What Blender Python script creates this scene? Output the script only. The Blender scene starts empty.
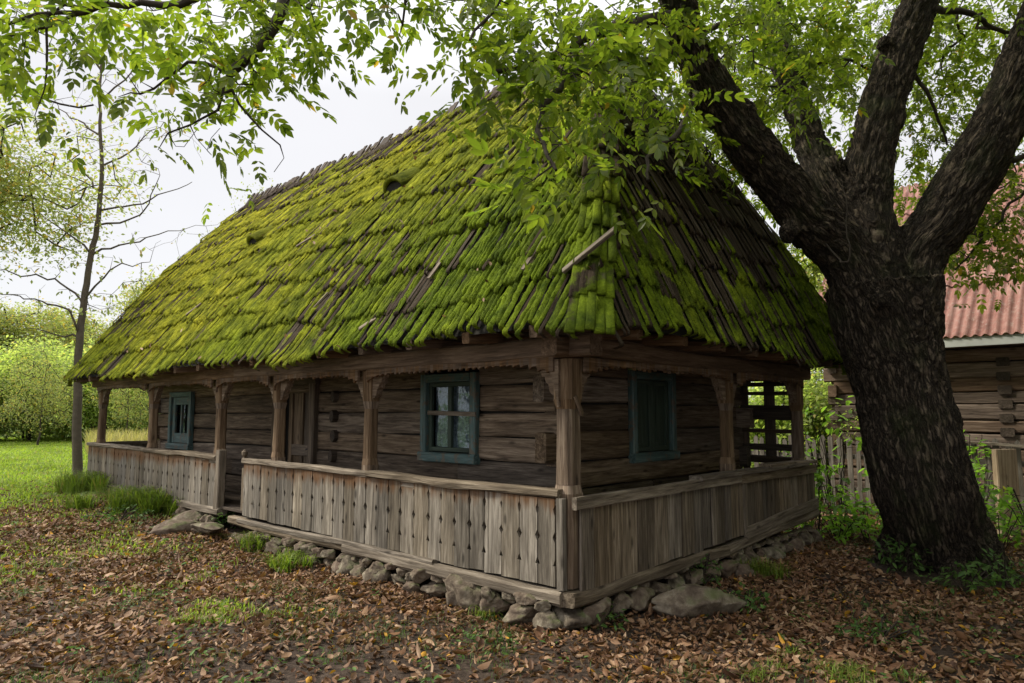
import bpy, math, random
import numpy as np
from mathutils import Vector, Matrix, noise as mnoise

random.seed(7)
RNG = np.random.default_rng(11)
D = bpy.data
SC = bpy.context.scene
COL = SC.collection
R = math.radians
CAMH = 1.7
FPX = 702.0
PITCH = math.atan(73 / 702.0)

# ------------------------------------------------------------------ helpers
def ray(px, py):
    cp, sp = math.cos(PITCH), math.sin(PITCH)
    X, Y = px - 512, 341.5 - py
    return np.array([X, FPX * cp - Y * sp, FPX * sp + Y * cp])

def at(px, py, d):
    """point seen at a pixel, d metres ahead"""
    r = ray(px, py)
    return r * (d / r[1]) + np.array([0, 0, CAMH])

def smooth(a, b, x):
    t = np.clip((x - a) / (b - a), 0, 1)
    return t * t * (3 - 2 * t)

def vnoise(P):
    P = np.asarray(P, float)
    i = np.floor(P).astype(np.int64)
    f = P - i
    f = f * f * (3 - 2 * f)
    def h(x, y, z):
        n = (x * 73856093) ^ (y * 19349663) ^ (z * 83492791)
        n = (n ^ (n >> 13)) * 1274126177
        n = n & 0x7fffffff
        n = (n ^ (n >> 15)) & 0xffff
        return n / 65535.0
    r = 0
    for dx in (0, 1):
        for dy in (0, 1):
            for dz in (0, 1):
                w = (f[:, 0] if dx else 1 - f[:, 0]) * (f[:, 1] if dy else 1 - f[:, 1]) * (f[:, 2] if dz else 1 - f[:, 2])
                r = r + w * h(i[:, 0] + dx, i[:, 1] + dy, i[:, 2] + dz)
    return r

def fbm(P, o=3):
    P = np.asarray(P, float)
    a, s, t = 1.0, 0, 0
    for k in range(o):
        s = s + a * vnoise(P * (2 ** k) + 17.3 * k)
        t += a
        a *= .5
    return s / t

def gz(x, y):
    x = np.asarray(x, float); y = np.asarray(y, float)
    P = np.stack([x * .6, y * .6, x * 0], -1).reshape(-1, 3)
    n = (fbm(P, 3).reshape(x.shape) - .5) * .12
    far = .34 * smooth(7.5, 14, y) * smooth(1, -5, x)
    bank = .10 * np.exp(-((np.abs((x - .476) * .682 + (y - 5.8) * .731)) / .7) ** 2) * (x < .6)
    return n * smooth(0, 3, y) + far - .03

def gpt(px, py, lift=0.0):
    r = ray(px, py)
    z = 0.0
    for _ in range(6):
        t = (z - CAMH) / r[2]
        p = r * t
        z = float(gz(p[0], p[1]))
    return np.array([p[0], p[1], z + lift])

def link(o, parent=None):
    COL.objects.link(o)
    if parent is not None:
        o.parent = parent
    return o

def tag(o, label, cat, group=None, kind=None):
    if label: o['label'] = label
    if cat: o['category'] = cat
    if group: o['group'] = group
    if kind: o['kind'] = kind
    return o

def empty(name, loc=(0, 0, 0), rz=0, label=None, cat=None, group=None):
    o = D.objects.new(name, None)
    o.empty_display_size = .1
    o.location = loc
    o.rotation_euler = (0, 0, rz)
    link(o)
    return tag(o, label, cat, group)

def arr_mesh(name, V, F, mat, parent=None, attrs=None, smooth_=False):
    V = np.asarray(V, np.float32); F = np.asarray(F, np.int32)
    me = D.meshes.new(name)
    me.vertices.add(len(V)); me.vertices.foreach_set('co', V.ravel())
    k = F.shape[1]
    me.loops.add(F.size); me.loops.foreach_set('vertex_index', F.ravel())
    me.polygons.add(len(F))
    me.polygons.foreach_set('loop_start', np.arange(0, F.size, k, dtype=np.int32))
    try:
        me.polygons.foreach_set('loop_total', np.full(len(F), k, np.int32))
    except Exception:
        pass
    me.update(calc_edges=True)
    me.validate()
    for n, (typ, data) in (attrs or {}).items():
        a = me.attributes.new(n, typ, 'POINT')
        a.data.foreach_set('vector' if typ == 'FLOAT_VECTOR' else 'value', np.asarray(data, np.float32).ravel())
    if smooth_:
        me.polygons.foreach_set('use_smooth', np.ones(len(F), bool))
    if mat: me.materials.append(mat)
    return link(D.objects.new(name, me), parent)

class MB:
    def __init__(s):
        s.v = []; s.f = []; s.g = []
    def add(s, vs, fs, gs):
        b = len(s.v)
        s.v += [tuple(map(float, p)) for p in vs]
        s.g += [tuple(map(float, p)) for p in gs]
        s.f += [tuple(b + i for i in f) for f in fs]
    def beam(s, p0, p1, w, h, up=(0, 0, 1), seg=1, jit=0.0, ch=.12, taper=1.0):
        p0 = Vector(p0); p1 = Vector(p1); d = p1 - p0; L = d.length; d.normalize()
        up = Vector(up); sd = d.cross(up).normalized(); uv = sd.cross(d).normalized()
        c = min(w, h) * ch
        a, b = w / 2, h / 2
        sec = [(-a + c, -b), (a - c, -b), (a, -b + c), (a, b - c), (a - c, b), (-a + c, b), (-a, b - c), (-a, -b + c)]
        off = random.uniform(0, 60); o2 = random.uniform(0, 60)
        vs, gs, fs = [], [], []
        for i in range(seg + 1):
            t = i / seg
            k = 1 + (taper - 1) * t
            jx = jit * (mnoise.noise(Vector((off, t * L * 1.3, 1.1)))) ; jy = jit * (mnoise.noise(Vector((off, t * L * 1.3, 7.7))))
            for q, (x, y) in enumerate(sec):
                jj = jit * .5 * mnoise.noise(Vector((off + q * 3.1, t * L * 2.5, 4.4)))
                vs.append(p0 + d * (L * t) + sd * (x * k + jx + jj) + uv * (y * k + jy + jj))
                gs.append((t * L + off, x + o2, y + off * .3))
        for i in range(seg):
            for q in range(8):
                a0 = i * 8 + q; a1 = i * 8 + (q + 1) % 8
                fs.append((a0, a1, a1 + 8, a0 + 8))
        fs.append(tuple(range(7, -1, -1))); fs.append(tuple(range(seg * 8, seg * 8 + 8)))
        s.add(vs, fs, gs)
    def box(s, c, size, **k):
        x, y, z = c; a, b, h = size
        s.beam((x, y - b / 2, z), (x, y + b / 2, z), a, h, **k)
    def poly(s, pts, origin, ax, ay, th, grain='y'):
        """outline in the (ax, ay) plane, thickness along ax x ay, centred"""
        o = Vector(origin); ax = Vector(ax); ay = Vector(ay); n = ax.cross(ay).normalized() * (th / 2)
        k = len(pts); off = random.uniform(0, 60); o2 = random.uniform(0, 60)
        vs, gs = [], []
        for sgn in (1, -1):
            for (x, y) in pts:
                vs.append(o + ax * x + ay * y + n * sgn)
                gs.append((y + off, x + o2, sgn * th) if grain == 'y' else (x + off, y + o2, sgn * th))
        fs = [tuple(range(k)), tuple(range(2 * k - 1, k - 1, -1))]
        for i in range(k):
            j = (i + 1) % k
            fs.append((j, i, i + k, j + k))
        s.add(vs, fs, gs)
    def tube(s, pts, rad, n=8, jit=0):
        base = len(s.v); vs, gs, fs = [], [], []
        pts = [Vector(p) for p in pts]; L = 0
        u = None
        for i, p in enumerate(pts):
            d = (pts[min(i + 1, len(pts) - 1)] - pts[max(i - 1, 0)]).normalized()
            if u is None: u = d.orthogonal().normalized()
            u = (u - d * u.dot(d)).normalized(); w = d.cross(u)
            if i: L += (p - pts[i - 1]).length
            r = rad[i] if hasattr(rad, '__len__') else rad
            for q in range(n):
                a = 2 * math.pi * q / n
                rr = r * (1 + jit * mnoise.noise(Vector((q * 1.7, L * 3, i * .3))))
                vs.append(p + (u * math.cos(a) + w * math.sin(a)) * rr)
                gs.append((L, a * r, r))
        for i in range(len(pts) - 1):
            for q in range(n):
                a0 = i * n + q; a1 = i * n + (q + 1) % n
                fs.append((a0, a1, a1 + n, a0 + n))
        fs.append(tuple(range(n - 1, -1, -1))); fs.append(tuple(range((len(pts) - 1) * n, len(pts) * n)))
        s.add(vs, fs, gs)
    def build(s, name, mat, parent=None, smooth_=False):
        me = D.meshes.new(name)
        me.from_pydata(s.v, [], s.f)
        a = me.attributes.new('gr', 'FLOAT_VECTOR', 'POINT')
        a.data.foreach_set('vector', np.array(s.g, np.float32).ravel())
        me.materials.append(mat)
        if smooth_:
            for p in me.polygons: p.use_smooth = True
        me.update()
        return link(D.objects.new(name, me), parent)

# ------------------------------------------------------------------ materials
class NT:
    def __init__(s, name):
        s.m = D.materials.new(name); s.m.use_nodes = True
        s.t = s.m.node_tree; s.t.nodes.clear()
        s.out = s.n('ShaderNodeOutputMaterial')
    def n(s, typ, **kw):
        nd = s.t.nodes.new(typ)
        for k, v in kw.items():
            if hasattr(nd, k) and not isinstance(v, tuple): setattr(nd, k, v)
        return nd
    def l(s, a, b): s.t.links.new(a, b)
    def val(s, sock, v): sock.default_value = v
    def attr(s, name):
        a = s.n('ShaderNodeAttribute'); a.attribute_name = name; return a
    def mapping(s, vec, scale):
        m = s.n('ShaderNodeMapping'); s.l(vec, m.inputs['Vector']); m.inputs['Scale'].default_value = scale; return m.outputs[0]
    def noise(s, vec, scale, detail=4, rough=.55, dist=0):
        n = s.n('ShaderNodeTexNoise'); s.l(vec, n.inputs['Vector'])
        n.inputs['Scale'].default_value = scale; n.inputs['Detail'].default_value = detail
        n.inputs['Roughness'].default_value = rough; n.inputs['Distortion'].default_value = dist
        return n.outputs['Fac']
    def ramp(s, fac, stops):
        r = s.n('ShaderNodeValToRGB'); s.l(fac, r.inputs[0])
        e = r.color_ramp.elements
        while len(e) < len(stops): e.new(.5)
        for el, (p, c) in zip(e, stops):
            el.position = p; el.color = (*c, 1) if len(c) == 3 else c
        return r.outputs[0]
    def mix(s, fac, a, b, mode='MIX'):
        m = s.n('ShaderNodeMix'); m.data_type = 'RGBA'; m.blend_type = mode
        for sock, v in ((m.inputs['Factor'], fac), (m.inputs[6], a), (m.inputs[7], b)):
            if hasattr(v, 'links'): s.l(v, sock)
            elif isinstance(v, (int, float)): sock.default_value = v
            else: sock.default_value = (*v, 1)
        return m.outputs[2]
    def math(s, op, a, b=None, clamp=False):
        m = s.n('ShaderNodeMath'); m.operation = op; m.use_clamp = clamp
        for sock, v in ((m.inputs[0], a), (m.inputs[1], b)):
            if v is None: continue
            if hasattr(v, 'links'): s.l(v, sock)
            else: sock.default_value = v
        return m.outputs[0]
    def rng(s, x, a, b, c, d):
        m = s.n('ShaderNodeMapRange'); s.l(x, m.inputs[0])
        for i, v in enumerate((a, b, c, d)): m.inputs[i + 1].default_value = v
        return m.outputs[0]
    def bump(s, h, strength=.5, dist=.02, normal=None):
        b = s.n('ShaderNodeBump'); s.l(h, b.inputs['Height'])
        b.inputs['Strength'].default_value = strength; b.inputs['Distance'].default_value = dist
        if normal is not None: s.l(normal, b.inputs['Normal'])
        return b.outputs[0]
    def bsdf(s, col, rough=.85, spec=.25, normal=None):
        b = s.n('ShaderNodeBsdfPrincipled')
        if hasattr(col, 'links'): s.l(col, b.inputs['Base Color'])
        else: b.inputs['Base Color'].default_value = (*col, 1)
        if hasattr(rough, 'links'): s.l(rough, b.inputs['Roughness'])
        else: b.inputs['Roughness'].default_value = rough
        b.inputs['Specular IOR Level'].default_value = spec
        if normal is not None: s.l(normal, b.inputs['Normal'])
        return b.outputs[0]
    def done(s, sh):
        s.l(sh, s.out.inputs['Surface']); return s.m
    def island(s):
        return s.n('ShaderNodeNewGeometry').outputs['Random Per Island']

def wood(name, dark, mid, light, var=.35, bump=.5, stain=None, fine=1.0, knots=True):
    n = NT(name)
    g = n.attr('gr').outputs['Vector']
    rnd = n.island()
    w1 = n.noise(n.mapping(g, (1.9, 30 * fine, 30 * fine)), 1.0, 8, .68, .5)
    w2 = n.noise(n.mapping(g, (.7, 5, 5)), 1.0, 4, .6, .9)
    w3 = n.noise(n.mapping(g, (5, 110 * fine, 110 * fine)), 1.0, 3, .6)
    c = n.ramp(w1, [(.36, dark), (.5, mid), (.66, light)])
    c = n.mix(n.rng(w2, .45, .66, 0, .7), c, dark)
    crack = n.rng(w1, .30, .38, 1, 0)
    c = n.mix(n.math('MULTIPLY', crack, .75), c, tuple(x * .3 for x in dark))
    c = n.mix(n.rng(w3, .45, .75, 0, .35), c, light)
    if knots:
        v = n.n('ShaderNodeTexVoronoi'); n.l(n.mapping(g, (2.2, 6.5, 6.5)), v.inputs['Vector']); v.inputs['Scale'].default_value = 1
        k = n.rng(v.outputs['Distance'], .06, .16, .8, 0)
        c = n.mix(k, c, tuple(x * .45 for x in dark))
    br = n.rng(rnd, 0, 1, 1 - var, 1 + var)
    hs = n.n('ShaderNodeHueSaturation'); n.l(c, hs.inputs['Color']); n.l(br, hs.inputs['Value'])
    n.l(n.rng(n.math('FRACT', n.math('MULTIPLY', rnd, 7.31)), 0, 1, .75, 1.2), hs.inputs['Saturation'])
    c = hs.outputs[0]
    if stain is not None:
        t = n.attr('prot').outputs['Fac']
        sn = n.noise(n.mapping(g, (2.5, 12, 12)), 1, 3, .6)
        f = n.rng(n.math('ADD', t, n.math('MULTIPLY', n.math('SUBTRACT', sn, .5), .9)), .45, .8, 0, .85)
        c = n.mix(f, c, n.mix(w1, tuple(x * .45 for x in stain), stain))
    h = n.math('ADD', w1, n.math('MULTIPLY', w3, .4))
    return n.done(n.bsdf(c, .82, .22, n.bump(h, bump, .012)))

M_LOG = wood('hewn_log_wood', (.055, .038, .026), (.155, .112, .077), (.30, .235, .17), .40, .9)
M_LOGFAR = wood('barn_log_wood', (.07, .045, .03), (.15, .10, .07), (.26, .19, .14), .35, .6)
M_RAIL = wood('weathered_rail_wood', (.07, .052, .036), (.165, .13, .092), (.32, .265, .20), .28, .9)
M_BOARD = wood('grey_board_wood', (.065, .053, .04), (.17, .145, .112), (.33, .29, .235), .36, .9, stain=(.17, .078, .028))
M_SIDEB = wood('side_board_wood', (.055, .042, .03), (.14, .11, .08), (.29, .24, .185), .42, .9, stain=(.14, .08, .042))
M_POST = wood('post_wood', (.075, .046, .026), (.175, .115, .07), (.32, .235, .155), .2, .9)
M_BEAM = wood('beam_wood', (.07, .042, .024), (.15, .092, .054), (.25, .17, .11), .2, .6)
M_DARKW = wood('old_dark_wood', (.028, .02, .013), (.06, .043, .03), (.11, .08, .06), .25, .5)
M_DOOR = wood('door_wood', (.05, .036, .024), (.115, .082, .055), (.19, .145, .10), .2, .5)
M_BARE = wood('bare_shingle_wood', (.06, .045, .03), (.17, .125, .085), (.34, .27, .20), .3, .9)
M_PICK = wood('picket_wood', (.07, .06, .045), (.15, .13, .105), (.27, .24, .2), .3, .5)
M_PALEW = wood('pale_cut_wood', (.20, .13, .07), (.33, .24, .14), (.45, .34, .22), .2, .5)

def teal_paint():
    n = NT('flaking_teal_paint'); g = n.attr('gr').outputs['Vector']
    w = n.noise(n.mapping(g, (2, 28, 28)), 1, 6, .65, .3); w2 = n.noise(g, 9, 5, .7)
    c = n.ramp(w, [(.36, (.04, .07, .068)), (.52, (.075, .13, .128)), (.68, (.16, .215, .205))])
    c = n.mix(n.rng(w2, .52, .60, 0, .85), c, (.13, .105, .075))
    return n.done(n.bsdf(c, .6, .35, n.bump(w, .5, .006)))
M_TEAL = teal_paint()

def teal_dark():
    n = NT('dark_green_paint'); g = n.attr('gr').outputs['Vector']
    w = n.noise(n.mapping(g, (2, 30, 30)), 1, 6, .65, .3)
    c = n.ramp(w, [(.3, (.02, .03, .022)), (.6, (.05, .075, .055)), (.85, (.11, .12, .08))])
    return n.done(n.bsdf(c, .6, .3, n.bump(w, .5, .006)))
M_TEALD = teal_dark()

def glass():
    n = NT('old_window_glass'); co = n.n('ShaderNodeTexCoord').outputs['Object']
    w = n.noise(co, 3.5, 3, .5)
    gl = n.n('ShaderNodeBsdfGlossy'); gl.inputs['Roughness'].default_value = .04; gl.inputs['Color'].default_value = (.75, .85, .95, 1)
    n.l(n.bump(w, .6, .03), gl.inputs['Normal'])
    tr = n.n('ShaderNodeBsdfTransparent'); tr.inputs['Color'].default_value = (.8, .84, .84, 1)
    mx = n.n('ShaderNodeMixShader'); mx.inputs[0].default_value = .06
    n.l(tr.outputs[0], mx.inputs[1]); n.l(gl.outputs[0], mx.inputs[2])
    return n.done(mx.outputs[0])
M_GLASS = glass()

def cloth():
    n = NT('lace_curtain'); co = n.n('ShaderNodeTexCoord').outputs['Object']
    w = n.noise(co, 14, 5, .7, 1.5)
    c = n.ramp(w, [(.4, (.16, .19, .24)), (.6, (.42, .47, .55))])
    return n.done(n.bsdf(c, .9, .1))
M_CLOTH = cloth()

def flat(name, c, rough=.9, spec=.2, scale=8, amt=.5, bump=.3):
    n = NT(name); co = n.n('ShaderNodeTexCoord').outputs['Object']
    w = n.noise(co, scale, 5, .6)
    cc = n.mix(w, tuple(x * (1 - amt) for x in c), tuple(min(1, x * (1 + amt)) for x in c))
    return n.done(n.bsdf(cc, rough, spec, n.bump(w, bump, .02)))
M_SOIL = flat('dark_earth', (.05, .038, .028), scale=14)
M_IRON = flat('dark_iron', (.02, .018, .016), .6, .4)
M_FASCIA = flat('painted_fascia', (.5, .52, .5), .6, .3, 3, .2)
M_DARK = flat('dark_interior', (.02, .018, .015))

def rock():
    n = NT('field_stone'); co = n.n('ShaderNodeTexCoord').outputs['Object']; rnd = n.island()
    w = n.noise(co, 7, 7, .65, .4); w2 = n.noise(co, 30, 4, .6); w3 = n.noise(co, 3.2, 3, .6)
    oi = n.n('ShaderNodeObjectInfo').outputs['Random']
    c = n.ramp(w, [(.36, (.05, .04, .03)), (.5, (.15, .125, .092)), (.64, (.32, .28, .215))])
    c = n.mix(n.rng(w2, .5, .7, 0, .4), c, (.06, .055, .04))
    c = n.mix(n.rng(oi, 0, 1, 0, .55), c, (.15, .10, .075))
    geo = n.n('ShaderNodeNewGeometry'); sx = n.n('ShaderNodeSeparateXYZ'); n.l(geo.outputs['Normal'], sx.inputs[0])
    mossf = n.math('MULTIPLY', n.rng(sx.outputs['Z'], .3, .9, 0, 1), n.rng(w3, .46, .6, 0, .75))
    c = n.mix(mossf, c, n.mix(w2, (.03, .05, .012), (.10, .13, .03)))
    h = n.math('ADD', w, n.math('MULTIPLY', w2, .35))
    return n.done(n.bsdf(c, .9, .2, n.bump(h, .8, .03)))
M_ROCK = rock()

def moss():
    n = NT('mossy_shingle'); co = n.n('ShaderNodeTexCoord').outputs['Object']
    m = n.attr('moss').outputs['Fac']; g = n.attr('gr').outputs['Vector']; rnd = n.island()
    big = n.noise(co, .45, 3, .6); mid = n.noise(co, 5, 5, .65); fin = n.noise(co, 60, 4, .7)
    sx = n.n('ShaderNodeSeparateXYZ'); n.l(co, sx.inputs[0])
    # the moss is yellower high on the roof and towards the open end
    yel = n.math('ADD', n.math('MULTIPLY', n.rng(sx.outputs['Z'], 2.4, 5.5, 0, .55), 1), n.math('ADD', n.rng(sx.outputs['Y'], 1, 9, 0, .5), n.math('MULTIPLY', n.math('SUBTRACT', big, .5), 1.6)), True)
    mid = n.rng(mid, .3, .7, 0, 1)
    green = n.mix(mid, (.04, .07, .006), (.28, .38, .02))
    yellow = n.mix(mid, (.11, .125, .009), (.68, .63, .045))
    c = n.mix(yel, green, yellow)
    c = n.mix(n.rng(n.math('FRACT', n.math('MULTIPLY', rnd, 13.7)), .4, 1, 0, .55), c, (.055, .075, .012))
    c = n.mix(n.rng(fin, .3, .7, .5, 0), c, (.03, .05, .008))
    spot = n.noise(co, 2.1, 4, .7)
    c = n.mix(n.rng(spot, .66, .74, 0, .65), c, (.21, .12, .04))
    w1 = n.noise(n.mapping(g, (1.6, 40, 40)), 1, 5, .6)
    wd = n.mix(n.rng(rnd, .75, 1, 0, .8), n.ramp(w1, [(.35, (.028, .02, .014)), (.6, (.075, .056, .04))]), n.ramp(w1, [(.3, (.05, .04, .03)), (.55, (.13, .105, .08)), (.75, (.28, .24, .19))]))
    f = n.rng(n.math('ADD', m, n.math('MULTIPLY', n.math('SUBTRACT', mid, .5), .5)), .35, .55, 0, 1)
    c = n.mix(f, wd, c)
    h = n.math('ADD', n.math('MULTIPLY', fin, 1.0), n.math('MULTIPLY', mid, .8))
    return n.done(n.bsdf(c, .95, .1, n.bump(h, .9, .03)))
M_MOSS = moss()

def leafmat(name, cols, trans=.45, rough=.55, brown=.0, browncol=(.3, .15, .03), transmul=1.6):
    n = NT(name); rnd = n.island()
    co = n.n('ShaderNodeTexCoord').outputs['Object']
    c = n.ramp(rnd, [(i / (len(cols) - 1), k) for i, k in enumerate(cols)])
    big = n.noise(co, .9, 3, .5)
    hs = n.n('ShaderNodeHueSaturation'); n.l(c, hs.inputs['Color']); n.l(n.rng(big, .3, .7, .75, 1.25), hs.inputs['Value'])
    c = hs.outputs[0]
    if brown:
        r2 = n.math('FRACT', n.math('MULTIPLY', rnd, 37.7))
        c = n.mix(n.math('GREATER_THAN', r2, 1 - brown), c, browncol)
    b = n.bsdf(c, rough, .3)
    tl = n.n('ShaderNodeBsdfTranslucent')
    tc = n.mix(1, c, (transmul, transmul * 1.08, transmul * .55), 'MULTIPLY')
    n.l(tc, tl.inputs['Color'])
    mx = n.n('ShaderNodeMixShader'); mx.inputs[0].default_value = trans
    n.l(b, mx.inputs[1]); n.l(tl.outputs[0], mx.inputs[2])
    return n.done(mx.outputs[0])
M_WLEAF = leafmat('walnut_leaf', [(.052, .080, .012), (.10, .138, .016), (.165, .195, .025), (.074, .106, .014)], .56, .42, .007, (.26, .17, .03), 2.6)
M_BLEAF = leafmat('bush_leaf', [(.19, .25, .08), (.27, .33, .11), (.36, .40, .15), (.23, .29, .10)], .62, .6, .04, (.45, .37, .14), 1.7)
M_YLEAF = leafmat('autumn_tree_leaf', [(.20, .24, .09), (.28, .31, .12), (.37, .38, .15), (.24, .28, .11)], .5, .6, .12, (.42, .30, .09), 1.6)
M_PLANT = leafmat('sapling_leaf', [(.10, .19, .025), (.16, .29, .035), (.21, .36, .05), (.13, .24, .03)], .5, .5, .02, (.3, .3, .04), 2.0)
M_WEED = leafmat('weed_leaf', [(.05, .11, .025), (.08, .16, .035), (.12, .21, .05), (.07, .13, .03)], .35, .55, 0)
M_GRASS = leafmat('grass_blade', [(.13, .20, .03), (.22, .30, .04), (.32, .39, .065), (.17, .24, .035)], .45, .5, .05, (.32, .27, .10), 1.6)
M_TUFT = leafmat('tuft_blade', [(.09, .15, .025), (.15, .22, .03), (.24, .31, .05), (.12, .18, .03)], .4, .5, .06, (.30, .26, .10), 1.5)
M_DRY = leafmat('dry_grass', [(.22, .19, .08), (.34, .29, .12), (.42, .36, .16), (.2, .22, .07)], .4, .6)
M_LITTER = leafmat('fallen_leaf', [(.045, .023, .013), (.12, .058, .03), (.23, .12, .06), (.09, .042, .022), (.34, .21, .12), (.16, .075, .036), (.45, .31, .20)], .15, .6, .02, (.50, .26, .03), 1.2)

def ground_mat():
    n = NT('ground_soil'); co = n.n('ShaderNodeTexCoord').outputs['Object']
    a = n.noise(co, 1.3, 5, .6); b = n.noise(co, 22, 6, .7); d = n.noise(co, 90, 3, .7)
    c = n.ramp(b, [(.3, (.022, .015, .011)), (.5, (.06, .042, .031)), (.72, (.125, .092, .07))])
    gr = n.ramp(b, [(.3, (.055, .085, .018)), (.6, (.12, .19, .035))])
    lw = n.attr('lawn').outputs['Fac']
    f = n.rng(n.math('ADD', lw, n.math('MULTIPLY', n.math('SUBTRACT', a, .5), .9)), .35, .65, 0, 1)
    c = n.mix(f, c, gr)
    h = n.math('ADD', b, n.math('MULTIPLY', d, .5))
    return n.done(n.bsdf(c, .9, .2, n.bump(h, .8, .04)))
M_GROUND = ground_mat()

def bark(name, c0, c1, c2, moss_amt=.5):
    n = NT(name); g = n.attr('flow').outputs['Vector']; co = n.n('ShaderNodeTexCoord').outputs['Object']
    e = n.noise(n.mapping(g, (24, 24, 5)), 1, 6, .62, .3)
    fis = n.rng(n.math('ABSOLUTE', n.math('SUBTRACT', e, .5)), 0, .10, 0, 1)
    w = n.noise(n.mapping(g, (60, 60, 26)), 1, 5, .65); w2 = n.noise(co, 70, 4, .65); w3 = n.noise(co, 2.2, 4, .6)
    c = n.mix(fis, c0, n.ramp(w, [(.35, c1), (.65, c2)]))
    c = n.mix(n.rng(w2, .5, .7, 0, .3), c, c2)
    c = n.mix(n.rng(w3, .52, .70, 0, moss_amt), c, (.04, .055, .014))
    h = n.math('ADD', fis, n.math('MULTIPLY', w, .45))
    return n.done(n.bsdf(c, .88, .25, n.bump(h, 1.0, .03)))
M_BARK = bark('walnut_bark', (.010, .0075, .0055), (.052, .038, .027), (.15, .117, .085))
M_TWIG = flat('twig_bark', (.045, .036, .028), scale=20)
M_SLIM = flat('smooth_grey_bark', (.10, .082, .06), scale=14, amt=.45)

def corrug():
    n = NT('rusty_red_sheet'); co = n.n('ShaderNodeTexCoord').outputs['Object']
    a = n.noise(co, 1.1, 6, .7, .5); b = n.noise(co, 14, 6, .75); st = n.noise(n.mapping(co, (.7, 7, .7)), 1, 6, .7)
    c = n.ramp(a, [(.36, (.20, .075, .055)), (.5, (.33, .15, .12)), (.64, (.42, .25, .21))])
    c = n.mix(n.rng(st, .5, .66, 0, .7), c, (.16, .07, .045))
    c = n.mix(n.rng(b, .52, .66, 0, .7), c, (.38, .31, .27))
    c = n.mix(.28, c, (.10, .06, .05))
    return n.done(n.bsdf(c, .7, .25, n.bump(b, .3, .012)))
M_TIN = corrug()

# ------------------------------------------------------------------ world, sun, camera
SUN_EL, SUN_AZ = R(44), R(-80)          # azimuth from +Y towards +X
w = D.worlds.new('World'); SC.world = w; w.use_nodes = True
t = w.node_tree; t.nodes.clear()
def wn(x): return t.nodes.new(x)
sky = wn('ShaderNodeTexSky'); sky.sky_type = 'NISHITA'; sky.sun_disc = False
sky.sun_elevation = SUN_EL; sky.sun_rotation = SUN_AZ
bg1 = wn('ShaderNodeBackground'); bg1.inputs[1].default_value = .1; t.links.new(sky.outputs[0], bg1.inputs[0])
tc = wn('ShaderNodeTexCoord'); sp = wn('ShaderNodeSeparateXYZ'); t.links.new(tc.outputs['Generated'], sp.inputs[0])
nz = wn('ShaderNodeTexNoise'); nz.inputs['Scale'].default_value = 2.2; nz.inputs['Detail'].default_value = 4; t.links.new(tc.outputs['Generated'], nz.inputs['Vector'])
mr = wn('ShaderNodeMapRange'); t.links.new(sp.outputs['Z'], mr.inputs[0])
for i, v in enumerate((.42, 1.0, .51, 1.65)): mr.inputs[i + 1].default_value = v
m2 = wn('ShaderNodeMath'); m2.operation = 'MULTIPLY_ADD'; t.links.new(nz.outputs['Fac'], m2.inputs[0]); m2.inputs[1].default_value = .12
t.links.new(mr.outputs[0], m2.inputs[2])
bg2 = wn('ShaderNodeBackground'); bg2.inputs[0].default_value = (1.0, .985, .995, 1); t.links.new(m2.outputs[0], bg2.inputs[1])
mx = wn('ShaderNodeMixShader'); mx.inputs[0].default_value = .9
wo = wn('ShaderNodeOutputWorld')
t.links.new(bg1.outputs[0], mx.inputs[1]); t.links.new(bg2.outputs[0], mx.inputs[2]); t.links.new(mx.outputs[0], wo.inputs[0])

sl = D.lights.new('sun', 'SUN'); sl.energy = 2.6; sl.angle = R(11); sl.color = (1, .93, .78)
so = link(D.objects.new('sun', sl))
sd = Vector((math.sin(SUN_AZ) * math.cos(SUN_EL), math.cos(SUN_AZ) * math.cos(SUN_EL), math.sin(SUN_EL)))
so.rotation_euler = sd.to_track_quat('Z', 'Y').to_euler(); so.location = (-8, -4, 12)

cam = D.cameras.new('camera'); co_ = link(D.objects.new('camera', cam)); SC.camera = co_
cam.sensor_width = 36; cam.lens = FPX / 1024 * 36; cam.clip_end = 2000; cam.clip_start = .05
co_.location = (0, 0, CAMH); co_.rotation_euler = (R(90) + PITCH, 0, 0)
SC.view_settings.view_transform = 'Standard'; SC.view_settings.look = 'None'
SC.view_settings.exposure = 0.76; SC.view_settings.gamma = 1
SC.cycles.max_bounces = 8; SC.cycles.diffuse_bounces = 4; SC.cycles.transmission_bounces = 4; SC.cycles.transparent_max_bounces = 8
SC.cycles.use_denoising = True

# ------------------------------------------------------------------ ground
def lawn(x, y):
    d = np.hypot(x, y)
    return smooth(9.5, 14.5, y - .25 * (x + 7)) * smooth(-1, -4, x) + .8 * smooth(13, 18, y)

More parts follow.
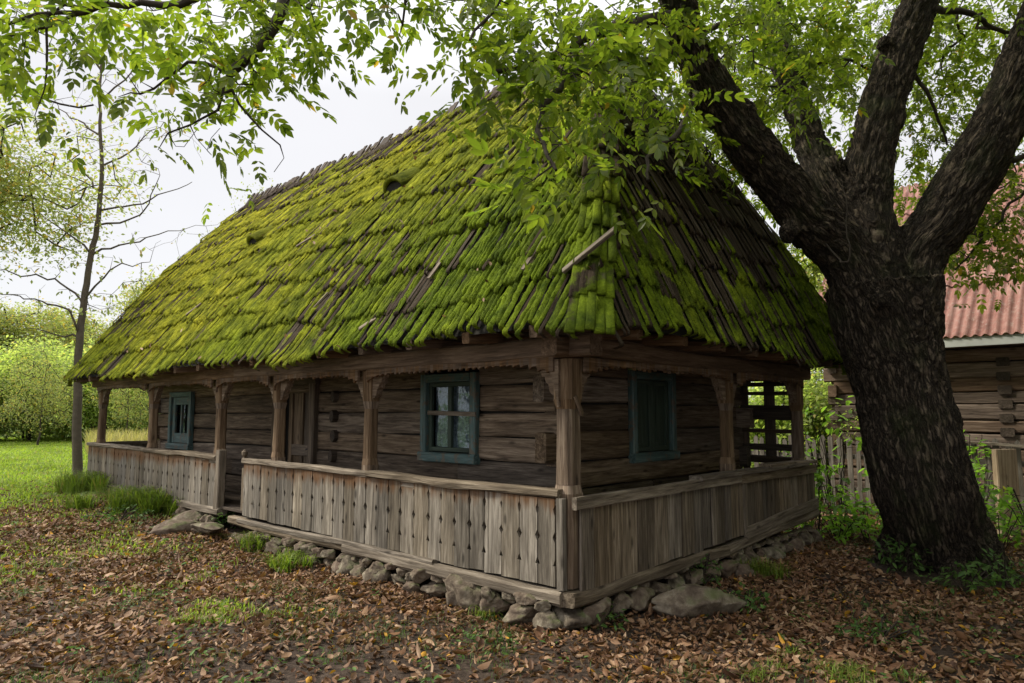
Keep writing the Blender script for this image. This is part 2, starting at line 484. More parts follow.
def make_ground():
    ys = np.concatenate([np.arange(-12, 3, 1.0), np.arange(3, 14, .12), np.arange(14, 45, .6), np.array([48, 55, 70, 100, 160, 300, 700, 1500])])
    xs = np.concatenate([[-1500, -600, -250, -120, -70, -50, -40], np.arange(-32, -9, 1.0), np.arange(-9, 9, .12), np.arange(9, 30, 1.0), [35, 50, 80, 150, 300, 700, 1500]])
    X, Y = np.meshgrid(xs, ys)
    Z = gz(X, Y) + (fbm(np.stack([X * 4, Y * 4, X * 0], -1).reshape(-1, 3), 3).reshape(X.shape) - .5) * .05 * (np.hypot(X, Y) < 15)
    V = np.stack([X, Y, Z], -1).reshape(-1, 3)
    ny, nx = X.shape
    i = np.arange((ny - 1) * (nx - 1)); a = (i // (nx - 1)) * nx + i % (nx - 1)
    F = np.stack([a, a + 1, a + nx + 1, a + nx], -1)
    L = np.clip(lawn(X, Y), 0, 1).ravel()
    L = np.maximum(L, .42 * (X.ravel() < 0) * smooth(-1, -6, X.ravel()))
    tag(arr_mesh('ground', V, F, M_GROUND, None, {'lawn': ('FLOAT', L)}, True), 'brown leaf-strewn earth turning to lawn on the left', None, None, 'structure')
make_ground()

# ------------------------------------------------------------------ leaf instancing
def rotm(yaw, pitch, roll):
    cy, sy, cp, sp_, cr, sr = np.cos(yaw), np.sin(yaw), np.cos(pitch), np.sin(pitch), np.cos(roll), np.sin(roll)
    Z = np.zeros_like(cy); O = np.ones_like(cy)
    Rz = np.stack([np.stack([cy, -sy, Z], -1), np.stack([sy, cy, Z], -1), np.stack([Z, Z, O], -1)], -2)
    Ry = np.stack([np.stack([cp, Z, sp_], -1), np.stack([Z, O, Z], -1), np.stack([-sp_, Z, cp], -1)], -2)
    Rx = np.stack([np.stack([O, Z, Z], -1), np.stack([Z, cr, -sr], -1), np.stack([Z, sr, cr], -1)], -2)
    return Rz @ Ry @ Rx

def inst(T, F, pos, Rm, sc):
    V = np.einsum('nij,kj->nki', Rm, T) * sc[:, None, None] + pos[:, None, :]
    FF = F[None] + (np.arange(len(pos)) * len(T))[:, None, None]
    return V.reshape(-1, 3), FF.reshape(-1, F.shape[1])

def leaflet(L=1.0, W=.42, fold=.12, curl=.12):
    T = np.array([[0, 0, 0], [.33 * L, 0, -fold * .5], [.7 * L, 0, -fold * .5 - curl * .3], [L, 0, -curl],
                  [.25 * L, W * .42, fold * .3], [.62 * L, W * .5, fold * .3 - curl * .3],
                  [.25 * L, -W * .42, fold * .3], [.62 * L, -W * .5, fold * .3 - curl * .3]], float)
    F = np.array([[0, 1, 4], [1, 5, 4], [1, 2, 5], [2, 3, 5], [0, 6, 1], [1, 6, 7], [1, 7, 2], [2, 7, 3]])
    return T, F
LT, LF = leaflet()
QT = np.array([[0, 0, 0], [.5, .28, .05], [1, 0, -.05], [.5, -.28, .05]]); QF = np.array([[0, 1, 2, 3]])

def compound(n=3, L=.30, ll=.115):
    """walnut leaf: a rachis with paired leaflets and a terminal one"""
    Vs, Fs = [], []; b = 0
    items = []
    for i in range(n):
        t = .35 + .5 * i / max(1, n - 1)
        for s in (1, -1): items.append((t * L, s * R(62 - 12 * i), ll * (.75 + .12 * i)))
    items.append((L * .95, 0, ll * 1.15))
    for (x, yaw, s) in items:
        Rm = rotm(np.array([yaw]), np.array([.18]), np.array([random.uniform(-.35, .35)]))[0]
        V = (LT @ Rm.T) * s + np.array([x, 0, -.25 * x * x / L])
        Vs.append(V); Fs.append(LF + b); b += len(V)
    return np.vstack(Vs), np.vstack(Fs)

# ------------------------------------------------------------------ branching by connection to nearest node
class Skeleton:
    def __init__(s): s.p = []; s.par = []; s.r = []
    def add(s, p, par, r=0.0):
        s.p.append(np.asarray(p, float)); s.par.append(par); s.r.append(r); return len(s.p) - 1
    def path(s, pts, r0, r1, par=-1, step=.15, wig=.03):
        pts = [np.asarray(p, float) for p in pts]
        if par == 'near':
            P = np.array(s.p); par = int(np.argmin(((P - pts[0]) ** 2).sum(1))); pts = [s.p[par]] + pts
            first = False
        else: first = par == -1
        tot = sum(np.linalg.norm(pts[i + 1] - pts[i]) for i in range(len(pts) - 1)); acc = 0; ids = []
        # Catmull-Rom
        for i in range(len(pts) - 1):
            a = pts[max(i - 1, 0)]; b = pts[i]; c = pts[i + 1]; d = pts[min(i + 2, len(pts) - 1)]
            L = np.linalg.norm(c - b); n = max(1, int(L / step))
            for k in range(0 if (first and i == 0) else 1, n + 1):
                t = k / n
                q = .5 * ((2 * b) + (-a + c) * t + (2 * a - 5 * b + 4 * c - d) * t * t + (-a + 3 * b - 3 * c + d) * t ** 3)
                rr = r0 + (r1 - r0) * (acc + L * t) / tot
                q = q + RNG.normal(0, wig, 3) * (0 if (k == n) else 1) * step
                par = s.add(q, par, rr); ids.append(par)
            acc += L
        return ids
    def connect(s, anchors, step=.14, sag=.12, rtip=.0025, lift=0.0):
        """join every anchor to the nearest node, nearest first"""
        A = np.asarray(anchors, float); done = np.zeros(len(A), bool); tips = []
        P = np.array(s.p)
        d = np.full(len(A), 1e9); near = np.zeros(len(A), int)
        for i0 in range(0, len(A), 200):
            q = ((A[i0:i0 + 200, None] - P[None]) ** 2).sum(2); near[i0:i0 + 200] = q.argmin(1); d[i0:i0 + 200] = q.min(1)
        for _ in range(len(A)):
            k = int(np.argmin(np.where(done, 1e9, d))); done[k] = True
            b = near[k]; p0 = s.p[b]; p1 = A[k]; L = math.sqrt(d[k]); n = max(1, int(L / step)); par = b; new = []
            for j in range(1, n + 1):
                t = j / n
                q = p0 + (p1 - p0) * t + np.array([0, 0, sag * L * math.sin(math.pi * t)]) + (RNG.normal(0, .22, 3) * step if j < n else 0)
                par = s.add(q, par, rtip); new.append(par)
            tips.append(par)
            NP = np.array([s.p[i] for i in new]); q = ((A[:, None] - NP[None]) ** 2).sum(2)
            m = q.min(1); better = m < d; d = np.where(better, m, d); near = np.where(better, np.array(new)[q.argmin(1)], near)
        return tips
    def radii(s, tip=.003, p=2.3, cap=None):
        n = len(s.p); a = np.zeros(n); kids = np.zeros(n, int)
        for i in range(n - 1, -1, -1):
            if kids[i] == 0: a[i] = tip ** p
            if s.par[i] >= 0: a[s.par[i]] += a[i]; kids[s.par[i]] += 1
        r = a ** (1 / p)
        fixed = np.array(s.r)
        return np.where(fixed > .006, fixed, np.minimum(r, cap or 9))
    def mesh(s, name, mat, parent, tip=.003, sides=5, skip=None, cap=None):
        """tubes for each parent-child link, frusta sharing radii"""
        rad = s.radii(tip, cap=cap); P = np.array(s.p); par = np.array(s.par)
        idx = np.where(par >= 0)[0]
        if skip is not None: idx = idx[~skip[idx]]
        a = P[par[idx]]; b = P[idx]; d = b - a; L = np.linalg.norm(d, axis=1) + 1e-9; d = d / L[:, None]
        ref = np.where(np.abs(d[:, 2:3]) > .9, np.array([[1., 0, 0]]), np.array([[0, 0, 1.]]))
        u = np.cross(d, ref); u /= np.linalg.norm(u, axis=1)[:, None]; v = np.cross(d, u)
        ang = np.arange(sides) * 2 * np.pi / sides
        ring = u[:, None] * np.cos(ang)[None, :, None] + v[:, None] * np.sin(ang)[None, :, None]
        rb = rad[idx][:, None, None]; ra = np.minimum(rad[par[idx]], rad[idx] * 1.5 + .002)[:, None, None]
        a2 = a - d * (rad[idx] * .3)[:, None]; b2 = b + d * (rad[idx] * .3)[:, None]
        V = np.concatenate([a2[:, None] + ring * ra, b2[:, None] + ring * rb], 1).reshape(-1, 3)
        q = np.arange(sides); f = np.stack([q, (q + 1) % sides, (q + 1) % sides + sides, q + sides], -1)
        F = (f[None] + (np.arange(len(idx)) * 2 * sides)[:, None, None]).reshape(-1, 4)
        return arr_mesh(name, V, F, mat, parent, None, True)

def leaves_at(name, P, dirs, mat, parent, kind, size, per=3, droop=.5, spread=.9):
    """leaves around points P; dirs = outward direction of the twig there"""
    N = len(P) * per
    pos = np.repeat(P, per, 0) + RNG.normal(0, size * .25, (N, 3))
    dd = np.repeat(dirs, per, 0) + RNG.normal(0, spread, (N, 3)); dd /= np.linalg.norm(dd, axis=1)[:, None] + 1e-9
    yaw = np.arctan2(dd[:, 1], dd[:, 0]); pitch = -np.arcsin(np.clip(dd[:, 2], -1, 1)) * .6 + RNG.normal(droop, .35, N)
    roll = RNG.normal(0, .55, N)
    Rm = rotm(yaw, pitch, roll); sc = size * RNG.uniform(.7, 1.2, N)
    if kind == 'compound':
        Vs, Fs, b = [], [], 0
        for k, nn in enumerate((2, 3, 3, 4)):
            T, F = compound(nn, .30 if nn > 2 else .22)
            sel = np.arange(N) % 4 == k
            V, FF = inst(T, F, pos[sel], Rm[sel], sc[sel]); Vs.append(V); Fs.append(FF + b); b += len(V)
        V, F = np.vstack(Vs), np.vstack(Fs)
    elif kind == 'leaf':
        V, F = inst(LT, LF, pos, Rm, sc)
    else:
        V, F = inst(QT, QF, pos, Rm, sc)
    return arr_mesh(name, V, F, mat, parent)

def tipdirs(sk, tips):
    out = []
    for i in tips:
        p = sk.par[i]; g = sk.par[p] if p >= 0 and sk.par[p] >= 0 else p
        d = sk.p[i] - sk.p[g]; out.append(d / (np.linalg.norm(d) + 1e-9))
    return np.array(out)

# ------------------------------------------------------------------ THE HOUSE (local x = v along the gable side, y = u along the long front)
HC = (.476, 5.8, 0)
house = empty('wooden_house', HC, R(47), 'old wooden log house with tall mossy shingle roof and fenced porch', 'house')
def hw(v, u, z):
    a = R(47); return np.array([HC[0] + v * math.cos(a) - u * math.sin(a), HC[1] + v * math.sin(a) + u * math.cos(a), z])

W, LEN = 5.15, 12.0
WL0, WL1 = .9, 11.1           # log wall extent in u
VB = 5.15                     # back of the log body
railz = lambda u: 1.03 + .0075 * u
botz = lambda u: .30 + .011 * u

# foundation core and porch floor
f = MB()
f.beam((2.6, .3, .15), (2.6, LEN - .3, .15), W - .6, .44, ch=.01)
fo = f.build('foundation', M_SOIL, house)
fl = MB()
for i in range(5):
    x = .05 + i * .2
    fl.beam((x + .03, .05, .40), (x + .03, LEN - .1, .40), .195, .04, seg=6, jit=.006)
for i in range(22):
    y = 0.12 + i * .2
for i in range(5):
    y = .05 + i * .2
    fl.beam((1.08, y + .03, .402), (W - .05, y + .03, .402), .195, .04, seg=4, jit=.006)
for i in range(4):
    y = WL1 + .12 + i * .2
    fl.beam((1.08, y, .402), (W - .05, y, .402), .195, .04)
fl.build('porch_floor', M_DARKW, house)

# log walls: each hewn log one prism; notched ends cross at the corners
def log_wall(name, axis, fixed, a0, a1, z0, z1, hole=None, over=.16, h0=.27, seed=1, parent=house, mat=M_LOG, flip=0, th=.14):
    rs = random.Random(seed); mb = MB(); z = z0; k = 0
    while z < z1 - .02:
        h = min(h0 * rs.uniform(.85, 1.15), z1 - z + .01)
        o = over * (.75 + .5 * rs.random()) if (k + flip) % 2 == 0 else -.005
        spans = [(a0 - o, a1 + o)]
        for (ha, hb, hz0, hz1) in (hole or []):
            if z + h * .5 > hz0 and z + h * .5 < hz1:
                ns = []
                for (s0, s1) in spans:
                    if ha > s0 and hb < s1: ns += [(s0, ha), (hb, s1)]
                    else: ns.append((s0, s1))
                spans = ns
        for (s0, s1) in spans:
            # a long log may be scarfed once
            parts = [(s0, s1)]
            if s1 - s0 > 4.5:
                m = s0 + (s1 - s0) * rs.uniform(.3, .7); parts = [(s0, m - .003), (m + .003, s1)]
            for (c0, c1) in parts:
                dx = rs.uniform(-.012, .012)
                hh = h - rs.choice([.008, .01, .02, .028])
                if axis == 'u': mb.beam((fixed + dx, c0, z + h / 2), (fixed + dx, c1, z + h / 2), th, hh, seg=max(2, int((c1 - c0) * 2.5)), jit=.016, ch=.13)
                else: mb.beam((c0, fixed + dx, z + h / 2), (c1, fixed + dx, z + h / 2), th, hh, seg=max(2, int((c1 - c0) * 2.5)), jit=.016, ch=.13)
        z += h; k += 1
    return mb.build(name, mat, parent)
DOOR = (5.25, 6.42, .4, 2.12); WIN1 = (1.98, 2.92, 1.24, 2.2); WIN2 = (9.42, 10.42, 1.14, 2.14); WIN3 = (2.2, 3.16, 1.24, 2.22)
log_wall('wall', 'u', .9 + .07, WL0, WL1, .42, 2.34, [(DOOR[0], DOOR[1], .3, 2.12), (WIN1[0], WIN1[1], 1.2, 2.25), (WIN2[0], WIN2[1], 1.15, 2.1)], seed=5)
log_wall('wall', 'v', .9 + .07, .9, VB - .05, .42, 2.34, [(WIN3[0], WIN3[1], 1.2, 2.3)], seed=9, flip=1)
log_wall('wall', 'v', WL1 - .07, .9, VB - .05, .42, 2.34, seed=12, flip=1)
log_wall('wall', 'u', VB - .12, WL0, WL1, .42, 2.34, seed=13)
# chinking behind the logs so no daylight gets in
cb = MB()
cb.beam((.985, WL0 + .05, 1.38), (.985, 5.1, 1.38), .05, 1.9, ch=.01)
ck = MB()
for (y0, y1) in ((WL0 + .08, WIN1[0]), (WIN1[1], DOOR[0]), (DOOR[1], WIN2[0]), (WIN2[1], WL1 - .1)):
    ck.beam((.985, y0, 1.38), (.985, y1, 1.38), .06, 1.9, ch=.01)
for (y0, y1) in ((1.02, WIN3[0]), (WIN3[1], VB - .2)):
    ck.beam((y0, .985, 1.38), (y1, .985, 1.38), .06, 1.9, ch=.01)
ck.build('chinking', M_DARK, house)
# partition log ends beside the door
zz = .62
for i, dz in enumerate((.25, .26, .28, .27, .27, .27)):
    pe = MB()
    pe.beam((.815 + .015 * (i % 2), 4.78 + .012 * ((i * 7) % 3), zz), (1.0, 4.78, zz), .11, dz * .6, seg=2, jit=.01, ch=.4)
    zz += dz
    pe.build('partition_log_end', M_DARKW, house)
pf = MB(); pf.beam((.89, 4.95, 1.55), (.89, 4.95, 1.95), .03, .05); pf.build('wall_peg', M_DARKW, house)

# windows
def window(name, axis, a0, a1, z0, z1, face, style, parent=house):
    """a along the wall, face = outer plane coordinate"""
    def P(a, o, z): return (face - o, a, z) if axis == 'u' else (a, face - o, z)
    nrm = (1, 0, 0) if axis == 'u' else (0, 1, 0)
    mb = MB(); fw = .095; pr = .035
    w_ = a1 - a0; h_ = z1 - z0
    for a in (a0 + fw / 2, a1 - fw / 2): mb.beam(P(a, pr, z0), P(a, pr, z1), fw, .08, up=nrm, seg=3, jit=.006)
    mb.beam(P(a0 - .01, pr + .012, z0 - .03), P(a1 + .01, pr + .012, z0 - .03), .10, .11, seg=2, jit=.005)
    mb.beam(P(a0 + fw, pr, z1 - fw / 2), P(a1 - fw, pr, z1 - fw / 2), .075, fw, seg=2)
    fr = mb.build('window', M_TEAL, parent)
    b0, b1, y0, y1 = a0 + fw + .004, a1 - fw - .004, z0 + .035, z1 - fw - .004
    sb = MB(); sw = .05; m = (b0 + b1) / 2
    if style == 'panes':
        for a in (b0 + sw / 2, b1 - sw / 2): sb.beam(P(a, -.0, y0), P(a, -.0, y1), sw, .045, up=nrm)
        sb.beam(P(m, .004, y0 + sw), P(m, .004, y1 - sw), .062, .05, up=nrm)
        for z in (y0 + sw / 2, y1 - sw / 2): sb.beam(P(b0 + sw, -.002, z), P(b1 - sw, -.002, z), .045, sw)
        zm = y0 + (y1 - y0) * .55
        for (c0, c1) in ((b0 + sw, m - .031), (m + .031, b1 - sw)): sb.beam(P(c0, -.003, zm), P(c1, -.003, zm), .04, .035)
        sb.build('sash', M_TEALD, fr)
        g = MB(); g.beam(P(b0 + .02, -.03, (y0 + y1) / 2), P(b1 - .02, -.03, (y0 + y1) / 2), .006, y1 - y0 - .03, ch=.01); g.build('pane', M_GLASS, fr)
        # curtain, gently pleated
        n = 60; V = []; F = []
        for i in range(n + 1):
            a = b0 + (b1 - b0) * i / n; o = -.085 - .012 * math.sin(i * 1.3) - .006 * math.sin(i * .37)
            V += [P(a, o, y0), P(a, o, y1)]
            if i: F.append((2 * i - 2, 2 * i, 2 * i + 1, 2 * i - 1))
        arr_mesh('curtain', V, F, M_CLOTH, fr, None, True)
        bb = MB(); bb.beam(P(a0 - .03, pr + .055, zm - .01), P(a1 - .17, pr + .055, zm + .01), .02, .05, seg=3, jit=.006); bb.build('bar', M_RAIL, fr)
    elif style == 'shutter':
        for (c0, c1) in ((b0, m - .003), (m + .003, b1)):
            s2 = MB(); q = .055
            for a in (c0 + q / 2, c1 - q / 2): s2.beam(P(a, .0, y0), P(a, .0, y1), q, .04, up=nrm)
            for z in (y0 + q / 2, y1 - q / 2): s2.beam(P(c0 + q, -.002, z), P(c1 - q, -.002, z), .036, q)
            s2.beam(P((c0 + c1) / 2, -.018, y0 + q), P((c0 + c1) / 2, -.018, y1 - q), c1 - c0 - 2 * q + .01, .014, up=nrm)
            s2.beam(P((c0 + c1) / 2, -.008, y0 + q + .04), P((c0 + c1) / 2, -.008, y1 - q - .04), (c1 - c0 - 2 * q) * .55, .016, up=nrm)
            s2.build('shutter', M_TEALD, fr)
    else:  # wide painted boards with two narrow openings
        s2 = MB()
        s2.beam(P(b0 + .06, .01, y0), P(b0 + .06, .01, y1), .12, .04, up=nrm)
        s2.beam(P(b1 - .06, .01, y0), P(b1 - .06, .01, y1), .12, .04, up=nrm)
        s2.beam(P(b0 + .12, .008, y0 + .09), P(b1 - .12, .008, y0 + .09), .04, .18)
        s2.beam(P(b0 + .12, .008, y1 - .07), P(b1 - .12, .008, y1 - .07), .04, .14)
        s2.beam(P(m, .012, y0 + .18), P(m, .012, y1 - .14), .05, .045, up=nrm)
        s2.build('sash', M_TEAL, fr)
        g = MB(); g.beam(P(b0 + .1, -.03, (y0 + y1) / 2), P(b1 - .1, -.03, (y0 + y1) / 2), .006, y1 - y0 - .2, ch=.01); g.build('pane', M_GLASS, fr)
        c = MB(); c.beam(P(b0 + .18, -.07, y0 + .1), P(b0 + .18, -.07, y1 - .1), .16, .01, up=nrm); c.build('curtain', M_PALEW, fr)
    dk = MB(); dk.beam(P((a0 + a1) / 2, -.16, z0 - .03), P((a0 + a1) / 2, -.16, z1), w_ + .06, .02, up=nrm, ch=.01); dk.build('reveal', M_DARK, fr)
    return fr
window('w1', 'u', WIN1[0], WIN1[1], WIN1[2], 2.17, .9, 'panes')
wf = window('w2', 'u', WIN2[0], WIN2[1], WIN2[2], 2.12, .9, 'boards'); wf['label'] = 'teal boarded window with two narrow slots'
wf = window('w3', 'v', WIN3[0], WIN3[1], WIN3[2], 2.2, .9, 'shutter'); wf['label'] = 'window closed by dark green panelled shutters'

# door with frame
db = MB()
for a, wd in ((DOOR[0] + .07, .14), (DOOR[1] - .06, .12)): db.beam((.87, a, .42), (.87, a, 2.14), wd, .12, up=(1, 0, 0), seg=3, jit=.008)
db.beam((.87, DOOR[0] - .03, 2.2), (.87, DOOR[1] + .03, 2.2), .12, .14, seg=3, jit=.008)
db.beam((.87, DOOR[0] + .14, .46), (.87, DOOR[1] - .12, .46), .14, .09)
dfm = db.build('door_frame', M_DOOR, house)
d0, d1 = DOOR[0] + .145, DOOR[1] - .3
dl = MB(); q = .1; x = .95
for a in (d0 + q / 2, d1 - q / 2): dl.beam((x, a, .51), (x, a, 2.125), q, .045, up=(1, 0, 0))
dm = (d0 + d1) / 2
for z, hh in ((.57, .12), (1.18, .16), (2.07, .11)): dl.beam((x + .002, d0 + q, z), (x + .002, d1 - q, z), .045, hh)
dl.beam((x + .001, dm, .63), (x + .001, dm, 1.10), .07, .045, up=(1, 0, 0)); dl.beam((x + .001, dm, 1.26), (x + .001, dm, 2.015), .07, .045, up=(1, 0, 0))
for (c0, c1) in ((d0 + q, dm - .035), (dm + .035, d1 - q)):
    for (z0, z1) in ((.63, 1.10), (1.26, 2.015)):
        dl.beam((x + .016, (c0 + c1) / 2, z0), (x + .016, (c0 + c1) / 2, z1), c1 - c0 + .01, .014, up=(1, 0, 0))
door = dl.build('door', M_DOOR, house)
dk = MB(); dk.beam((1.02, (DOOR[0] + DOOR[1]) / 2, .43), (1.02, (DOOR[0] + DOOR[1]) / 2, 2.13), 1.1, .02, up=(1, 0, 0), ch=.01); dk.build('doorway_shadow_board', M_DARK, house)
h = MB(); h.tube([(x - .025, d0 + .05, 1.2), (x - .075, d0 + .05, 1.21), (x - .075, d0 + .13, 1.2)], .011, 6); h.beam((x - .028, d0 + .05, 1.12), (x - .028, d0 + .05, 1.3), .035, .006, up=(1, 0, 0))
h.build('handle', M_IRON, door)

# posts with carved capitals
POSTU = [.0, 2.87, 4.87, 6.55, 9.12, 11.72]
def bracket_outline(wd=.24, dp=.30, s=1):
    pts = [(0, 0), (wd, 0), (wd, -.05), (wd * .86, -.045), (wd * .74, -.085), (wd * .66, -.14), (wd * .55, -.135), (wd * .47, -.19), (wd * .36, -.205), (wd * .32, -.26), (wd * .18, -.30), (wd * .13, -dp), (0, -dp)]
    pts = [(x * s, y) for x, y in pts]
    return pts if s > 0 else pts[::-1]
def post(v, u, wd, ztop, zb, axis, both=(1, -1), parent=house, label=None):
    mb = MB(); c = wd
    seg = [(zb, wd), (zb + .75, wd), (zb + .82, wd * .86), (ztop - .42, wd * .80), (ztop - .34, wd), (ztop, wd * 1.05)]
    for i in range(len(seg) - 1):
        z0, w0 = seg[i]; z1, w1 = seg[i + 1]
        mb.beam((v, u, z0 + .001), (v, u, z1), w0, w0, up=(0, 1, 0), seg=max(1, int((z1 - z0) / .15)), jit=.008, ch=.16, taper=w1 / w0)
    p = mb.build('post', M_POST, parent)
    for s in both:
        b = MB()
        ax = (0, 1, 0) if axis == 'u' else (1, 0, 0)
        o = (v, u + s * wd * .45, ztop - .004) if axis == 'u' else (v + s * wd * .45, u, ztop - .004)
        b.poly(bracket_outline(s=s), o, ax, (0, 0, 1), .085 if s > 0 else .083, 'x')
        b.build('bracket', M_POST, p)
    return p
BZ = lambda u: 2.165 + .006 * u      # beam underside
for i, u in enumerate(POSTU):
    if i == 0:
        p = post(.10, .10, .2, BZ(0), .3, 'u', (1,)); 
        b = MB(); b.poly(bracket_outline(s=1), (.10 + .09, .10, BZ(0) - .004), (1, 0, 0), (0, 0, 1), .085, 'x'); b.build('bracket', M_POST, p)
        b = MB(); b.poly(bracket_outline(.16, .40, s=1), (-.01, .10, BZ(0) - .004), (0, .85, 0), (0, 0, 1), .03, 'x'); b.build('bracket', M_POST, p)
    else:
        post(.09, u, .15, BZ(u), .4, 'u')
post(2.97, .09, .15, BZ(0), .4, 'v'); post(W - .08, .10, .16, BZ(0), .3, 'v', (-1,))
post(W * .55, LEN - .25, .15, BZ(LEN), .4, 'v'); post(W - .08, LEN - .25, .15, BZ(LEN), .4, 'v', (-1,))
# nailed plate on the corner post
pl = MB(); pl.beam((.06, -.012, 1.85), (.15, -.012, 1.70), .035, .02, up=(0, 1, 0)); pl.build('nailed_slat', M_POST, house)

# eave beams + scalloped valances
eb = MB()
eb.beam((.03, -.25, BZ(0) + .09), (.03, 5.9, BZ(6) + .09), .17, .18, seg=12, jit=.02)
eb.beam((.03, 5.91, BZ(6) + .09), (.03, LEN - .02, BZ(12) + .09), .17, .18, seg=12, jit=.02)
eb.beam((-.22, .03, BZ(0) + .095), (W + .1, .03, BZ(0) + .095), .165, .17, seg=10, jit=.02)
eb.beam((.1, LEN - .25, BZ(12) + .09), (W, LEN - .25, BZ(12) + .09), .165, .17, seg=8, jit=.02)
eb.beam((W - .08, .1, BZ(0) + .085), (W - .08, LEN, BZ(8) + .09), .15, .17, seg=8)
eb.build('eave_beam', M_BEAM, house)
def valance(u0, u1, axis, off):
    n = 0; L = u1 - u0; top = .015; lo = []
    a = 0.0
    while a < L - .001:
        e = min(a, L - a)
        arch = .035 + .075 * math.exp(-(e / .17) ** 1.6)
        tooth = .026 * random.uniform(.3, 1.3)
        stp = min(.085 * random.uniform(.85, 1.2), L - a)
        lo.append((a, -arch)); lo.append((a + stp * .55, -arch - tooth * .2)); lo.append((a + stp * .86, -arch - tooth))
        a += stp
    pts = [(x, y) for x, y in lo] + [(L, top), (0, top)]
    mb = MB()
    # as a strip of quads (top row / bottom row)
    bot = lo + [(L, -.18)]
    z = BZ((u0 + u1) / 2 if axis == 'u' else 0)
    for i in range(len(bot) - 1):
        (x0, y0), (x1, y1) = bot[i], bot[i + 1]
        if x1 - x0 < .002: continue
        if axis == 'u': mb.poly([(x0, y0), (x1, y1), (x1, top), (x0, top)], (off, u0, z - .002), (0, 1, 0), (0, 0, 1), .03, 'x')
        else: mb.poly([(x0, y0), (x1, y1), (x1, top), (x0, top)], (u0, off, z - .002), (1, 0, 0), (0, 0, 1), .03, 'x')
    # keep one grain field along the board
    k = len(mb.g); o = random.uniform(0, 50)
    mb.g = [((p[1] if axis == 'u' else p[0]) + o, p[2] + o * .3, 0) for p in mb.v]
    return mb.build('valance', M_BEAM, house)
for i in range(5):
    valance(POSTU[i] + (.14 if i == 0 else .08), POSTU[i + 1] - .08, 'u', -.03)
valance(.16, 2.89, 'v', -.03); valance(3.05, W - .16, 'v', -.03)

# rafter tails and porch ceiling
rt = MB()
for i in range(16):
    u = .05 + i * .78
    rt.beam((-.40, u, 2.36), (.9, u, 2.47), .09, .10, seg=2, jit=.01)
for i in range(7):
    v = .35 + i * .75
    rt.beam((v, -.46, 2.36), (v, .9, 2.47), .09, .10, seg=2, jit=.01)
rt.build('rafter_tail', M_BEAM, house)
ce = MB()
for i in range(30):
    y = -.1 + i * .4 + .2
    ce.beam((.0, y, 2.435), (W - .0, y, 2.435), .395, .02, jit=.004)
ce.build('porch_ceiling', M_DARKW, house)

# railings
def board_outline(wd, z0, z1, notches, rs):
    """front board with saw-cut notches in both edges"""
    Lp = []; Rp = []
    h = z1 - z0
    d = .016
    def edge(s):
        pts = [(0, z0 + rs.uniform(-.008, .012))]
        if notches:
            a = z0 + .165; pts += [(0, a), (d * 1.35, a + .003), (0, a + .055)]
            m = z0 + h * .56; pts += [(0, m - .045), (d * 1.5, m), (0, m + .045)]
            b = z1 - .14; pts += [(0, b), (d * .5, b + .02), (d * .9, b + .055), (d * .3, b + .075), (0, b + .09)]
        pts += [(0, z1)]
        return [(s * (wd / 2 - x), z) for x, z in pts]
    return edge(1) + edge(-1)[::-1]

def add_prot(o, zf):
    me = o.data
    z = np.empty(len(me.vertices) * 3, np.float32); me.vertices.foreach_get('co', z); z = z.reshape(-1, 3)
    a = me.attributes.new('prot', 'FLOAT', 'POINT'); a.data.foreach_set('value', zf(z).astype(np.float32))

def railing_u(u0, u1, off=-.03, name='railing'):
    rs = random.Random(int(u0 * 10)); mb = MB(); u = u0
    while u < u1 - .02:
        wd = min(rs.uniform(.185, .225), u1 - u)
        if u1 - (u + wd) < .1: wd = u1 - u
        uc = u + wd / 2; mid = uc
        z0, z1 = botz(uc), railz(uc) - .02
        pts = board_outline(wd - .007, z0, z1, True, rs)
        n = len(pts)
        o = random.uniform(-.005, .005)
        # split the face into three bands so the weathering field interpolates
        mb.poly(pts, (off + o, uc, 0), (0, 1, 0), (rs.uniform(-.006, .006), rs.uniform(-.006, .006), 1), .026)
        u += wd
    r = mb.build(name, M_BOARD, house)
    hr = MB(); hr.beam((off + .045, u0 - .03, railz(u0) - .05), (off + .045, u1 + .02, railz(u1) - .05), .1, .05, seg=14, jit=.01)
    hr.beam((off + .03, u0 - .04, railz(u0) + .012), (off + .03, (u0 + u1) / 2 - .1, railz((u0 + u1) / 2) + .012), .15, .065, seg=14, jit=.022, ch=.2)
    hr.beam((off + .03, (u0 + u1) / 2 - .09, railz((u0 + u1) / 2) + .018), (off + .03, u1 + .04, railz(u1) + .012), .14, .06, seg=14, jit=.022, ch=.2)
    hr.build('handrail', M_RAIL, r)
    lo = MB(); lo.beam((off + .05, u0, botz(u0) + .12), (off + .05, u1, botz(u1) + .12), .07, .07, seg=8, jit=.01); lo.build('lower_rail', M_DARKW, r)
    return r
def zmix(z):  # protected strip below the handrail
    t = (z[:, 2] - .85) / .2
    return np.clip(t, 0, 1)
r1 = railing_u(.13, 5.52); r2 = railing_u(6.4, 12.0)
for r in (r1, r2):
    # cut each board into horizontal bands for the weathering attribute
    import bmesh
    bm = bmesh.new(); bm.from_mesh(r.data)
    for z in (.55, .72, .82, .9):
        bmesh.ops.bisect_plane(bm, geom=bm.verts[:] + bm.edges[:] + bm.faces[:], plane_co=(0, 0, z), plane_no=(0, 0, 1))
    bm.to_mesh(r.data); bm.free()
    add_prot(r, lambda z: np.clip((z[:, 2] - .74) / .26, 0, 1) * (.72 + .45 * (vnoise(z * 2.5) - .3)))
